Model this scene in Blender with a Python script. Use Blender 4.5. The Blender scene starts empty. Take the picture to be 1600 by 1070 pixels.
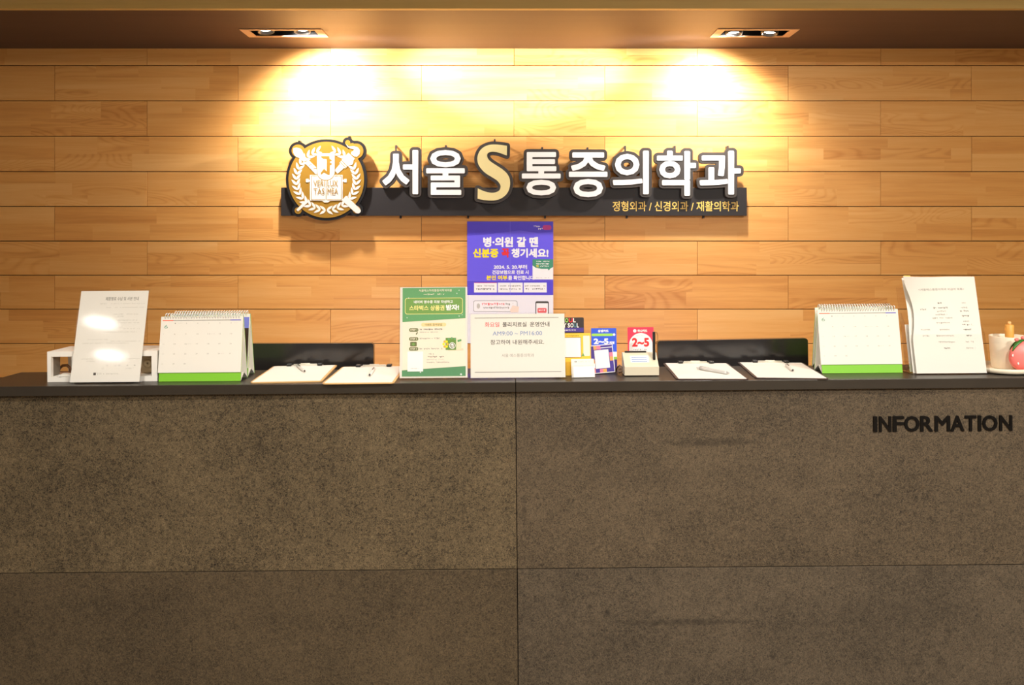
import bpy, bmesh, math, random
import numpy as np
from mathutils import Matrix, Vector
from mathutils.geometry import tessellate_polygon

# ------------------------------------------------------------------ camera, world, lights, exposure
SC = bpy.context.scene
COL = SC.collection
F, HY, CZ = 1180.0, 375.0, 1.54          # focal length in pixels, horizon row, eye height
DC, DW = 2.337, 3.70                     # distance to the counter nose and to the timber wall
TILT = 0.00875                           # the counter is not quite level

cam = bpy.data.cameras.new('camera')
cam_o = bpy.data.objects.new('camera', cam)
COL.objects.link(cam_o)
cam_o.location = (0, 0, CZ)
cam_o.rotation_euler = (math.pi / 2, 0, 0)
cam.sensor_fit = 'HORIZONTAL'
cam.sensor_width = 36.0
cam.lens = 36.0 * F / 1600.0
cam.shift_y = -(535.0 - HY) / 1600.0
cam.clip_start = 0.02
SC.camera = cam_o

vs = SC.view_settings
vs.view_transform = 'Standard'
vs.look = 'None'
vs.gamma = 1.0
vs.use_curve_mapping = False
vs.exposure = 0.0

world = bpy.data.worlds.new('world')
SC.world = world
world.use_nodes = True
world.node_tree.nodes['Background'].inputs[0].default_value = (1.0, 0.86, 0.70, 1)
world.node_tree.nodes['Background'].inputs[1].default_value = 0.06


def lamp(kind, name, loc, energy, color, target=None, size=0.3, angle=60, blend=0.6, radius=0.03, size_y=None):
    l = bpy.data.lights.new(name, kind)
    l.energy = energy
    l.color = color
    if kind == 'AREA':
        l.shape = 'DISK' if size_y is None else 'RECTANGLE'
        l.size = size
        if size_y is not None:
            l.size_y = size_y
    else:
        l.shadow_soft_size = radius
    if kind == 'SPOT':
        l.spot_size = math.radians(angle)
        l.spot_blend = blend
    o = bpy.data.objects.new(name, l)
    COL.objects.link(o)
    o.location = loc
    if target is not None:
        o.rotation_euler = (Vector(target) - Vector(loc)).to_track_quat('-Z', 'Y').to_euler()
    return o


WARM = (1.0, 0.96, 0.94)
LOBBY = (1.0, 0.95, 0.86)
# lobby ceiling downlights, in front of the counter and over the waiting side
for lx, ly, e in ((-1.25, 0.95, 27), (0.1, 0.95, 25), (1.45, 0.95, 19), (-1.25, -0.35, 12), (0.5, -0.9, 52), (2.3, -0.7, 200), (-3.72, -1.7, 9), (-4.08, -2.63, 10)):
    lamp('AREA', 'lobby_downlight', (lx, ly, 2.83), e, LOBBY, (lx, ly, 0), size=0.22 if lx > -3 else 0.27).data.spread = math.radians(125 if ly > 0 else 180)


# ------------------------------------------------------------------ colours and materials
def lin(c):
    return tuple((x / 12.92 if x <= 0.04045 else ((x + 0.055) / 1.055) ** 2.4) for x in (v / 255.0 for v in c))


def nodes_of(m):
    m.use_nodes = True
    nt = m.node_tree
    return nt, nt.nodes, nt.links, nt.nodes['Principled BSDF']


MATS = {}


def mat(name, rgb, rough=0.5, metal=0.0, spec=0.5, emit=0.0, var=0.03, scale=40.0, bump=0.0, coat=0.0):
    """principled material with a little procedural variation; rgb in 0-255 sRGB"""
    if name in MATS:
        return MATS[name]
    m = bpy.data.materials.new(name)
    nt, N, L, b = nodes_of(m)
    c = lin(rgb)
    tc = N.new('ShaderNodeTexCoord')
    no = N.new('ShaderNodeTexNoise')
    no.inputs['Scale'].default_value = scale
    no.inputs['Detail'].default_value = 3
    L.new(tc.outputs['Object'], no.inputs['Vector'])
    mx = N.new('ShaderNodeMix')
    mx.data_type = 'RGBA'
    mx.inputs[6].default_value = tuple(max(0, x * (1 - var)) for x in c) + (1,)
    mx.inputs[7].default_value = tuple(min(1, x * (1 + var)) for x in c) + (1,)
    L.new(no.outputs['Fac'], mx.inputs[0])
    L.new(mx.outputs[2], b.inputs['Base Color'])
    b.inputs['Roughness'].default_value = rough
    b.inputs['Metallic'].default_value = metal
    b.inputs['Specular IOR Level'].default_value = spec
    b.inputs['Coat Weight'].default_value = coat
    b.inputs['Coat Roughness'].default_value = 0.05
    if emit:
        b.inputs['Emission Color'].default_value = c + (1,)
        b.inputs['Emission Strength'].default_value = emit
    if bump:
        bp = N.new('ShaderNodeBump')
        bp.inputs['Strength'].default_value = bump
        bp.inputs['Distance'].default_value = 0.002
        L.new(no.outputs['Fac'], bp.inputs['Height'])
        L.new(bp.outputs[0], b.inputs['Normal'])
    MATS[name] = m
    return m


def math_node(N, L, op, a, b=None, clamp=False):
    n = N.new('ShaderNodeMath')
    n.operation = op
    n.use_clamp = clamp
    for i, v in enumerate((a, b)):
        if v is None:
            continue
        if isinstance(v, (int, float)):
            n.inputs[i].default_value = v
        else:
            L.new(v, n.inputs[i])
    return n.outputs[0]


def ramp(N, L, fac, stops):
    r = N.new('ShaderNodeValToRGB')
    e = r.color_ramp.elements
    e[0].position, e[0].color = stops[0][0], stops[0][1] + (1,)
    e[1].position, e[1].color = stops[-1][0], stops[-1][1] + (1,)
    for p, c in stops[1:-1]:
        x = e.new(p)
        x.color = c + (1,)
    L.new(fac, r.inputs[0])
    return r.outputs[0]


def wood_mat(name, light, mid, dark, rough=0.42, attr=True, grain_x=1.3, grain_z=26.0):
    """stave timber: tone and grain offset per stave from mesh attributes, fine pores, some cathedral grain"""
    m = bpy.data.materials.new(name)
    nt, N, L, b = nodes_of(m)
    tc = N.new('ShaderNodeTexCoord')
    sep = N.new('ShaderNodeSeparateXYZ')
    L.new(tc.outputs['Object'], sep.inputs[0])
    if attr:
        at = N.new('ShaderNodeAttribute'); at.attribute_name = 'tone'
        tone = at.outputs['Fac']
        as_ = N.new('ShaderNodeAttribute'); as_.attribute_name = 'seed'
        seed = as_.outputs['Fac']
    else:
        v = N.new('ShaderNodeValue'); v.outputs[0].default_value = 0.5
        tone = seed = v.outputs[0]

    def vec(sx, sz, off):
        c = N.new('ShaderNodeCombineXYZ')
        x = math_node(N, L, 'ADD', math_node(N, L, 'MULTIPLY', sep.outputs[0], sx), math_node(N, L, 'MULTIPLY', seed, 37.0 + off))
        z = math_node(N, L, 'ADD', math_node(N, L, 'MULTIPLY', sep.outputs[2], sz), math_node(N, L, 'MULTIPLY', seed, 91.0))
        L.new(x, c.inputs[0]); L.new(z, c.inputs[2])
        L.new(math_node(N, L, 'MULTIPLY', sep.outputs[1], sz), c.inputs[1])
        return c.outputs[0]

    def noise(v, scale, det=4, dist=0.0):
        n = N.new('ShaderNodeTexNoise')
        n.inputs['Scale'].default_value = scale
        n.inputs['Detail'].default_value = det
        n.inputs['Distortion'].default_value = dist
        L.new(v, n.inputs['Vector'])
        return n.outputs['Fac']
    g1 = noise(vec(grain_x, grain_z, 0), 1.0, 5, 0.6)
    g2 = noise(vec(9.0, 320.0, 5), 1.0, 3, 0.0)
    ca = noise(vec(1.5, 7.0, 11), 1.0, 1, 0.3)
    rings = math_node(N, L, 'SINE', math_node(N, L, 'MULTIPLY', ca, 150.0))
    rings = math_node(N, L, 'POWER', math_node(N, L, 'MULTIPLY', math_node(N, L, 'ADD', rings, 1.0), 0.5), 2.5)
    # only some staves are flat sawn and show rings
    flat = math_node(N, L, 'GREATER_THAN', math_node(N, L, 'FRACT', math_node(N, L, 'MULTIPLY', seed, 57.3)), 0.74)
    rings = math_node(N, L, 'MULTIPLY', rings, math_node(N, L, 'MULTIPLY', flat, 0.10))
    f = math_node(N, L, 'ADD', math_node(N, L, 'MULTIPLY', g1, 0.50), math_node(N, L, 'MULTIPLY', g2, 0.16))
    f = math_node(N, L, 'ADD', f, math_node(N, L, 'MULTIPLY', tone, 0.30))
    f = math_node(N, L, 'SUBTRACT', f, rings)
    col = ramp(N, L, f, ((0.22, dark), (0.48, mid), (0.78, light)))
    L.new(col, b.inputs['Base Color'])
    b.inputs['Roughness'].default_value = rough
    b.inputs['Specular IOR Level'].default_value = 0.35
    bp = N.new('ShaderNodeBump')
    bp.inputs['Strength'].default_value = 0.12
    bp.inputs['Distance'].default_value = 0.001
    L.new(g2, bp.inputs['Height'])
    L.new(bp.outputs[0], b.inputs['Normal'])
    return m


def granite_mat(name, dark, light, contrast, seed, stains=()):
    m = bpy.data.materials.new(name)
    nt, N, L, b = nodes_of(m)
    tc = N.new('ShaderNodeTexCoord')
    mp = N.new('ShaderNodeMapping')
    mp.inputs['Location'].default_value = (seed, seed * 0.7, 0)
    L.new(tc.outputs['Object'], mp.inputs[0])

    def noise(scale, det, dist=0.0, rough=0.6):
        n = N.new('ShaderNodeTexNoise')
        n.inputs['Scale'].default_value = scale
        n.inputs['Detail'].default_value = det
        n.inputs['Roughness'].default_value = rough
        n.inputs['Distortion'].default_value = dist
        L.new(mp.outputs[0], n.inputs['Vector'])
        return n.outputs['Fac']
    a = noise(165, 5, 1.4, 0.78)
    c = noise(46, 3, 0.6)
    big = noise(3.2, 3)
    vor = N.new('ShaderNodeTexVoronoi')
    vor.feature = 'DISTANCE_TO_EDGE'
    vor.inputs['Scale'].default_value = 150
    L.new(mp.outputs[0], vor.inputs['Vector'])
    web = math_node(N, L, 'SUBTRACT', 0.5, math_node(N, L, 'MULTIPLY', vor.outputs[0], 1.6), True)
    f = math_node(N, L, 'ADD', math_node(N, L, 'MULTIPLY', math_node(N, L, 'SUBTRACT', a, 0.5), contrast * 1.9), 0.40)
    f = math_node(N, L, 'ADD', f, math_node(N, L, 'MULTIPLY', math_node(N, L, 'SUBTRACT', c, 0.5), contrast * 0.32))
    f = math_node(N, L, 'ADD', f, math_node(N, L, 'MULTIPLY', math_node(N, L, 'SUBTRACT', big, 0.5), 0.45))
    f = math_node(N, L, 'ADD', f, math_node(N, L, 'MULTIPLY', math_node(N, L, 'SUBTRACT', web, 0.25), 0.22 * contrast))
    col = ramp(N, L, f, ((0.08, dark), (0.45, tuple((x * 0.55 + y * 0.45) for x, y in zip(dark, light))), (0.95, light)))
    # worn scuffs: (x, z, half width, half height, strength) in the panel's own frame
    if stains:
        sep = N.new('ShaderNodeSeparateXYZ')
        L.new(tc.outputs['Object'], sep.inputs[0])
        rag = noise(45, 5, 0.8, 0.75)
        tot = None
        for sx, sz, hw, hh, st in stains:
            dx = math_node(N, L, 'DIVIDE', math_node(N, L, 'SUBTRACT', sep.outputs[0], sx), hw)
            dz = math_node(N, L, 'DIVIDE', math_node(N, L, 'SUBTRACT', sep.outputs[2], sz), hh)
            d = math_node(N, L, 'ADD', math_node(N, L, 'POWER', math_node(N, L, 'ABSOLUTE', dx), 2.0), math_node(N, L, 'POWER', math_node(N, L, 'ABSOLUTE', dz), 2.0))
            k = math_node(N, L, 'SUBTRACT', 2.45, math_node(N, L, 'ADD', d, math_node(N, L, 'MULTIPLY', rag, 3.2)), True)
            k = math_node(N, L, 'MULTIPLY', k, st)
            tot = k if tot is None else math_node(N, L, 'MAXIMUM', tot, k)
        mx = N.new('ShaderNodeMix'); mx.data_type = 'RGBA'
        L.new(tot, mx.inputs[0]); L.new(col, mx.inputs[6])
        mx.inputs[7].default_value = tuple(x * 0.55 for x in dark) + (1,)
        col = mx.outputs[2]
    L.new(col, b.inputs['Base Color'])
    b.inputs['Roughness'].default_value = 0.6
    b.inputs['Specular IOR Level'].default_value = 0.3
    bp = N.new('ShaderNodeBump')
    bp.inputs['Strength'].default_value = 0.25
    bp.inputs['Distance'].default_value = 0.001
    L.new(a, bp.inputs['Height'])
    L.new(bp.outputs[0], b.inputs['Normal'])
    return m


def acrylic_mat(name, gloss=1.0, tint=(0.99, 0.99, 0.99)):
    """clear sheet: see-through with a Fresnel sheen"""
    m = bpy.data.materials.new(name)
    m.use_nodes = True
    nt = m.node_tree
    N, L = nt.nodes, nt.links
    N.clear()
    out = N.new('ShaderNodeOutputMaterial')
    mix = N.new('ShaderNodeMixShader')
    tr = N.new('ShaderNodeBsdfTransparent'); tr.inputs[0].default_value = tint + (1,)
    gl = N.new('ShaderNodeBsdfGlossy'); gl.inputs['Roughness'].default_value = 0.06
    fr = N.new('ShaderNodeFresnel'); fr.inputs[0].default_value = 1.45
    ge = N.new('ShaderNodeNewGeometry')
    front = math_node(N, L, 'SUBTRACT', 1.0, ge.outputs['Backfacing'])
    L.new(math_node(N, L, 'MULTIPLY', math_node(N, L, 'MULTIPLY', fr.outputs[0], gloss), front), mix.inputs[0])
    L.new(tr.outputs[0], mix.inputs[1]); L.new(gl.outputs[0], mix.inputs[2])
    L.new(mix.outputs[0], out.inputs[0])
    return m


M_WALL = wood_mat('wall_timber', lin((242, 190, 118)), lin((228, 164, 88)), lin((198, 128, 60)))
M_SOFFIT = wood_mat('soffit_veneer', lin((92, 72, 64)), lin((84, 65, 57)), lin((74, 56, 48)), 0.5, False, 1.0, 14.0)
M_FASCIA = wood_mat('fascia_veneer', lin((208, 184, 122)), lin((194, 168, 104)), lin((172, 146, 84)), 0.5, False, 0.8, 30.0)
M_GROOVE = mat('board_groove', (60, 34, 16), 0.8)
M_PAPER = mat('paper', (230, 226, 217), 0.6, spec=0.3, var=0.008)
M_WHITEP = mat('white_plastic', (240, 236, 228), 0.4, var=0.01)
M_CREAM = mat('cream_plastic', (222, 212, 188), 0.42, var=0.02)
M_SLAB = mat('dark_slab', (50, 44, 37), 0.36, spec=0.45, var=0.18, scale=14, bump=0.05)
M_BLACK = mat('black_plastic', (22, 20, 20), 0.45)
M_GLOSSB = mat('gloss_black', (46, 43, 43), 0.14, spec=0.6)
M_SIGNBK = mat('sign_black', (44, 40, 39), 0.5, spec=0.35, var=0.06)
M_CHAR = mat('letter_side', (66, 60, 55), 0.5, spec=0.35)
M_FACE = mat('letter_white', (250, 246, 238), 0.45, var=0.005)
M_SGOLD = mat('letter_gold', (232, 214, 150), 0.45, var=0.02)
M_CRESTW = mat('crest_white', (222, 214, 200), 0.5)
M_GOLD = mat('emblem_gold', (184, 138, 52), 0.36, metal=0.45, var=0.05)
M_GTEXT = mat('gold_print', (240, 200, 100), 0.5)
M_ETEXT = mat('emblem_print', (150, 118, 52), 0.5)
M_GREEN = mat('calendar_green', (126, 196, 48), 0.5, var=0.02)
M_INNER = mat('card_inner', (232, 230, 220), 0.7)
M_STEEL = mat('steel', (190, 190, 188), 0.28, metal=0.9)
M_CLIPM = mat('clip_cream', (224, 218, 204), 0.35, metal=0.2)
M_COIL = mat('white_coil', (236, 234, 232), 0.35)
M_ACRYL = acrylic_mat('clear_acrylic')
M_ACRYL2 = acrylic_mat('clear_acrylic_thick', 1.0, (0.95, 0.93, 0.92))
M_BOARD = mat('clipboard_wood', (214, 172, 112), 0.5, var=0.08, scale=30)
M_DBOARD = mat('clipboard_brown', (58, 40, 34), 0.5, var=0.08)
INK = mat('ink_dark', (70, 66, 60), 0.7)
INKM = mat('ink_mid', (150, 146, 138), 0.7)
INKL = mat('ink_light', (202, 198, 188), 0.7)
INKB = mat('ink_blue', (120, 146, 190), 0.7)
INKR = mat('ink_red', (236, 104, 104), 0.7)
P_WHITE = mat('print_white', (248, 246, 244), 0.5)
P_YEL = mat('print_yellow', (255, 230, 40), 0.5)
P_RED = mat('print_red', (228, 44, 50), 0.5)
P_BLUEV = mat('poster_blue', (112, 98, 236), 0.28, spec=0.5, var=0.02)
P_BLUED = mat('poster_blue_deep', (94, 80, 216), 0.28, var=0.02)
P_BLK = mat('print_black', (28, 26, 30), 0.5)


# ------------------------------------------------------------------ mesh building
def px(x, y, d):
    """photo pixel at distance d -> point in the room"""
    return Vector(((x - 800.0) * d / F, d, CZ - (y - HY) * d / F))


def ztop(x):
    return 1.10 + TILT * x


def on_top(x, y):
    """photo pixel lying on the countertop -> point in the room"""
    zt = 1.10
    for _ in range(6):
        d = F * (CZ - zt) / (y - HY)
        zt = ztop((x - 800.0) * d / F)
    return Vector(((x - 800.0) * d / F, d, zt))


_TXT = {}


def text_tris(body, bold=0.0):
    key = (body, bold)
    if key in _TXT:
        return _TXT[key]
    c = bpy.data.curves.new('lettering', 'FONT')
    c.body = body
    c.size = 1.0
    c.resolution_u = 3
    c.offset = bold
    o = bpy.data.objects.new('lettering', c)
    COL.objects.link(o)
    dg = bpy.context.evaluated_depsgraph_get()
    ev = o.evaluated_get(dg)
    me = ev.to_mesh()
    v = np.array([(p.co.x, p.co.y) for p in me.vertices]) if len(me.vertices) else np.zeros((0, 2))
    f = [tuple(p.vertices) for p in me.polygons]
    ev.to_mesh_clear()
    bpy.data.objects.remove(o)
    bpy.data.curves.remove(c)
    _TXT[key] = (v, f)
    return v, f


def contains(loop, p):
    x, y = p
    r = False
    n = len(loop)
    for i in range(n):
        x1, y1 = loop[i]; x2, y2 = loop[(i + 1) % n]
        if (y1 > y) != (y2 > y) and x < (x2 - x1) * (y - y1) / (y2 - y1) + x1:
            r = not r
    return r


def group_loops(loops):
    depth = [sum(contains(o, l[0]) for j, o in enumerate(loops) if j != i) for i, l in enumerate(loops)]
    out = []
    for i, l in enumerate(loops):
        if depth[i] % 2 == 0:
            out.append([l] + [h for j, h in enumerate(loops) if depth[j] == depth[i] + 1 and contains(l, h[0])])
    return out


def iso_loops(S, x0, y0, st, level):
    """closed contours of the grid S[j, i] at a level (marching squares)"""
    S = S - level
    S[S == 0] = 1e-9
    ny, nx = S.shape
    inside = S < 0
    seg = {}

    def pt(a, b):
        (i1, j1), (i2, j2) = a, b
        t = S[j1, i1] / (S[j1, i1] - S[j2, i2])
        return (x0 + st * (i1 + t * (i2 - i1)), y0 + st * (j1 + t * (j2 - j1)))
    pts, adj = {}, {}
    mixed = inside[:-1, :-1].astype(int) + inside[1:, :-1] + inside[:-1, 1:] + inside[1:, 1:]
    for j, i in zip(*np.where((mixed > 0) & (mixed < 4))):
        cs = [(i, j), (i + 1, j), (i + 1, j + 1), (i, j + 1)]
        ks = []
        for a in range(4):
            A, B = cs[a], cs[(a + 1) % 4]
            if inside[A[1], A[0]] != inside[B[1], B[0]]:
                k = (min(A, B), max(A, B))
                if k not in pts:
                    pts[k] = pt(*k)
                ks.append(k)
        pairs = [(0, 1)] if len(ks) == 2 else [(0, 1), (2, 3)]
        for a, b in pairs:
            adj.setdefault(ks[a], []).append(ks[b]); adj.setdefault(ks[b], []).append(ks[a])
    loops, seen = [], set()
    for k in adj:
        if k in seen:
            continue
        cur, prev, lp = k, None, []
        while cur not in seen:
            seen.add(cur); lp.append(pts[cur])
            nx_ = [q for q in adj[cur] if q != prev and q not in seen]
            prev = cur
            if not nx_:
                break
            cur = nx_[0]
        if len(lp) > 5:
            loops.append(simplify(lp, st * 0.08))
    return loops


def simplify(lp, tol):
    out = [lp[0]]
    for i in range(1, len(lp) - 1):
        a, b, c = out[-1], lp[i], lp[i + 1]
        ux, uy = c[0] - a[0], c[1] - a[1]
        n = math.hypot(ux, uy) or 1e-9
        if abs((b[0] - a[0]) * uy - (b[1] - a[1]) * ux) / n > tol or math.hypot(b[0] - a[0], b[1] - a[1]) > 40 * tol:
            out.append(b)
    out.append(lp[-1])
    return out


def seg_sdf(segs, X, Y):
    """signed distance of grid points to a closed set of segments (negative inside, even-odd)"""
    P = np.stack([X.ravel(), Y.ravel()], 1)
    best = np.full(len(P), 1e9)
    odd = np.zeros(len(P), bool)
    for (x1, y1), (x2, y2) in segs:
        dx, dy = x2 - x1, y2 - y1
        L2 = dx * dx + dy * dy or 1e-12
        t = np.clip(((P[:, 0] - x1) * dx + (P[:, 1] - y1) * dy) / L2, 0, 1)
        best = np.minimum(best, np.hypot(P[:, 0] - x1 - t * dx, P[:, 1] - y1 - t * dy))
        if (y1 > 0) or True:
            c = ((y1 > P[:, 1]) != (y2 > P[:, 1]))
            if c.any():
                xi = x1 + (P[:, 1] - y1) * dx / (dy if dy else 1e-12)
                odd ^= c & (P[:, 0] < xi)
    return np.where(odd, -best, best).reshape(X.shape)


def glyph_segs(body, box, inset=0.0):
    """outline of a letter fitted to a pixel box (y down), as segments"""
    v, f = text_tris(body)
    cnt = {}
    for t in f:
        for a, b in zip(t, t[1:] + t[:1]):
            k = (min(a, b), max(a, b))
            cnt[k] = cnt.get(k, 0) + 1
    # weld vertices by position so that shared edges are found
    mn, mx = v.min(0), v.max(0)
    x0, y0, x1, y1 = box[0] + inset, box[1] + inset, box[2] - inset, box[3] - inset
    q = np.empty_like(v)
    q[:, 0] = x0 + (v[:, 0] - mn[0]) / (mx[0] - mn[0]) * (x1 - x0)
    q[:, 1] = y1 - (v[:, 1] - mn[1]) / (mx[1] - mn[1]) * (y1 - y0)
    return [(tuple(q[a]), tuple(q[b])) for (a, b), n in cnt.items() if n == 1]


class MB:
    def __init__(s):
        s.v, s.f, s.m, s.sm, s.mats = [], [], [], [], []

    def mi(s, m):
        if m not in s.mats:
            s.mats.append(m)
        return s.mats.index(m)

    def add(s, verts, faces, m, M=None, smooth=False):
        n = len(s.v)
        k = s.mi(m)
        for p in verts:
            p = Vector(p)
            s.v.append(M @ p if M is not None else p)
        for f in faces:
            s.f.append(tuple(n + i for i in f)); s.m.append(k); s.sm.append(smooth)
        return s

    def box(s, x0, x1, y0, y1, z0, z1, m, M=None):
        v = [(x, y, z) for z in (z0, z1) for y in (y0, y1) for x in (x0, x1)]
        return s.add(v, [(0, 2, 3, 1), (4, 5, 7, 6), (0, 1, 5, 4), (2, 6, 7, 3), (0, 4, 6, 2), (1, 3, 7, 5)], m, M)

    def prism(s, groups, y0, y1, m, M=None):
        """groups of [outer, holes...] in the x-z plane, front at y0, back at y1"""
        for g in groups:
            pts = [p for l in g for p in l]
            tris = tessellate_polygon([[Vector((p[0], p[1], 0)) for p in l] for l in g])
            n = len(pts)
            v = [(p[0], y0, p[1]) for p in pts] + [(p[0], y1, p[1]) for p in pts]
            f = [tuple(t) for t in tris] + [tuple(i + n for i in reversed(t)) for t in tris]
            k = 0
            for l in g:
                c = len(l)
                for i in range(c):
                    a, b = k + i, k + (i + 1) % c
                    f.append((a, b, b + n, a + n))
                k += c
            s.add(v, f, m, M)
        return s

    def sweep(s, pts, r, m, seg=8, closed=False, M=None):
        pts = [Vector(p) for p in pts]
        n = len(pts)
        v, f = [], []
        for i, p in enumerate(pts):
            a = pts[(i - 1) % n] if (closed or i) else p
            b = pts[(i + 1) % n] if (closed or i < n - 1) else p
            t = (b - a).normalized() if (b - a).length else Vector((0, 0, 1))
            u = t.cross(Vector((0.31, 0.17, 0.93)))
            if u.length < 1e-3:
                u = t.cross(Vector((1, 0, 0)))
            u.normalize(); w = t.cross(u)
            rr = r[i] if isinstance(r, (list, tuple)) else r
            for k in range(seg):
                a_ = 2 * math.pi * k / seg
                v.append(p + u * (rr * math.cos(a_)) + w * (rr * math.sin(a_)))
        for i in range(n if closed else n - 1):
            j = (i + 1) % n
            for k in range(seg):
                l = (k + 1) % seg
                f.append((i * seg + k, i * seg + l, j * seg + l, j * seg + k))
        if not closed:
            f.append(tuple(range(seg))); f.append(tuple(range((n - 1) * seg, n * seg)))
        return s.add(v, f, m, M, True)

    def lathe(s, prof, m, seg=40, M=None, smooth=True):
        v, f = [], []
        for r, z in prof:
            for k in range(seg):
                a = 2 * math.pi * k / seg
                v.append((r * math.cos(a), r * math.sin(a), z))
        for i in range(len(prof) - 1):
            for k in range(seg):
                l = (k + 1) % seg
                f.append((i * seg + k, i * seg + l, (i + 1) * seg + l, (i + 1) * seg + k))
        if prof[0][0] > 1e-5:
            f.append(tuple(range(seg)))
        if prof[-1][0] > 1e-5:
            f.append(tuple(range((len(prof) - 1) * seg, len(prof) * seg)))
        return s.add(v, f, m, M, smooth)

    def text(s, body, x0, z0, x1, z1, y, m, bold=0.0, M=None):
        """lettering fitted to a box in the x-z plane"""
        v, f = text_tris(body)
        mn, mx = v.min(0) - bold, v.max(0) + bold
        kx = (x1 - x0) / max(1e-6, mx[0] - mn[0]); kz = (z1 - z0) / max(1e-6, mx[1] - mn[1])
        h = bold * 0.7
        for i, (dx, dz) in enumerate(((-bold, 0), (bold, 0), (0, -bold), (0, bold), (-h, h), (h, h), (-h, -h), (h, -h)) if bold else ((0, 0),)):
            s.add([(x0 + (a + dx - mn[0]) * kx, y - i * 0.000012, z0 + (b + dz - mn[1]) * kz) for a, b in v], f, m, M)
        return s

    def build(s, name, parent=None, bevel=0.0, seg=2, weld=True):
        me = bpy.data.meshes.new(name)
        me.from_pydata([tuple(p) for p in s.v], [], s.f)
        for mm in s.mats:
            me.materials.append(mm)
        me.polygons.foreach_set('material_index', s.m)
        me.polygons.foreach_set('use_smooth', s.sm)
        bm = bmesh.new(); bm.from_mesh(me)
        if weld:
            bmesh.ops.remove_doubles(bm, verts=bm.verts, dist=1e-6)
        bmesh.ops.recalc_face_normals(bm, faces=bm.faces)
        bm.to_mesh(me); bm.free()
        me.update()
        o = bpy.data.objects.new(name, me)
        COL.objects.link(o)
        if parent is not None:
            o.parent = parent
        if bevel:
            b = o.modifiers.new('soft_edge', 'BEVEL')
            b.width = bevel; b.segments = seg; b.limit_method = 'ANGLE'; b.angle_limit = math.radians(40)
        return o


def tag(o, label, cat, group=None):
    o['label'] = label
    o['category'] = cat
    if group:
        o['group'] = group
    return o


def thing(name, label, cat, loc, rz=0.0, group=None, tilt=True):
    o = bpy.data.objects.new(name, None)
    COL.objects.link(o)
    o.empty_display_size = 0.05
    o.location = loc
    o.rotation_euler = (0, -TILT if tilt else 0, rz)
    return tag(o, label, cat, group)


def structure(o):
    o['kind'] = 'structure'
    return o


class Sheet(MB):
    """a printed sheet standing in the x-z plane; print is laid out in photo pixels of the sheet's own rectangle"""
    def __init__(s, rect, w, h, paper, t=0.0006, corner=0.0):
        super().__init__()
        s.r, s.w, s.h, s.lay = rect, w, h, []
        if corner:
            lp = []
            for cx, cz, a0 in ((w / 2 - corner, corner, -90), (w / 2 - corner, h - corner, 0), (-w / 2 + corner, h - corner, 90), (-w / 2 + corner, corner, 180)):
                for k in range(6):
                    a = math.radians(a0 + 18 * k)
                    lp.append((cx + corner * math.cos(a), cz + corner * math.sin(a)))
            s.prism([[lp]], 0, t, paper)
        else:
            s.box(-w / 2, w / 2, 0, t, 0, h, paper)

    def c(s, x, y):
        x0, y0, x1, y1 = s.r
        return ((x - x0) / (x1 - x0) * s.w - s.w / 2, (y1 - y) / (y1 - y0) * s.h)

    def layer(s, x0, y0, x1, y1):
        lv = 1 + max([l for a, b, c, d, l in s.lay if a < x1 and c > x0 and b < y1 and d > y0], default=0)
        s.lay.append((x0, y0, x1, y1, lv))
        return -0.00012 * lv

    def rect(s, x0, y0, x1, y1, m):
        a, b = s.c(x0, y1), s.c(x1, y0)
        y = s.layer(x0, y0, x1, y1)
        s.add([(a[0], y, a[1]), (b[0], y, a[1]), (b[0], y, b[1]), (a[0], y, b[1])], [(0, 1, 2, 3)], m)
        return s

    def poly(s, pts, m):
        y = s.layer(min(p[0] for p in pts), min(p[1] for p in pts), max(p[0] for p in pts), max(p[1] for p in pts))
        q = [s.c(*p) for p in pts]
        tris = tessellate_polygon([[Vector((a, b, 0)) for a, b in q]])
        s.add([(a, y, b) for a, b in q], [tuple(t) for t in tris], m)
        return s

    def round_rect(s, x0, y0, x1, y1, r, m):
        lp = []
        for cx, cy, a0 in ((x1 - r, y1 - r, 0), (x0 + r, y1 - r, 90), (x0 + r, y0 + r, 180), (x1 - r, y0 + r, 270)):
            for k in range(6):
                a = math.radians(a0 + 18 * k)
                lp.append((cx + r * math.cos(a), cy + r * math.sin(a)))
        return s.poly(lp, m)

    def disc(s, x, y, r, m, ry=None):
        ry = ry or r
        return s.poly([(x + r * math.cos(2 * math.pi * k / 20), y + ry * math.sin(2 * math.pi * k / 20)) for k in range(20)], m)

    def write(s, body, x0, y0, x1, y1, m, bold=0.0):
        a, b = s.c(x0, y1), s.c(x1, y0)
        s.text(body, a[0], a[1], b[0], b[1], s.layer(x0, y0, x1, y1), m, bold)
        return s

    def marks(s, x0, y0, x1, y1, m, seed=1, fill=0.75):
        """a line of print too small to read: uneven little blocks the size of its characters"""
        rnd = random.Random(seed)
        h = y1 - y0
        y = s.layer(x0, y0, x1, y1)
        x = x0
        while x < x1 - 0.2:
            w = min(x1 - x, h * rnd.uniform(0.55, 1.0))
            if rnd.random() < fill:
                a0 = y0 + h * rnd.uniform(0, 0.3); a1 = y1 - h * rnd.uniform(0, 0.3)
                for (u0, v0, u1, v1) in ((x, a0, x + w * 0.75, a0 + h * 0.22), (x + w * rnd.uniform(.1, .5), a0, x + w * rnd.uniform(.55, .8), a1)):
                    p, q = s.c(u0, v1), s.c(u1, v0)
                    s.add([(p[0], y, p[1]), (q[0], y, p[1]), (q[0], y, q[1]), (p[0], y, q[1])], [(0, 1, 2, 3)], m)
                    y -= 0.000002
            x += w
        return s


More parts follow.
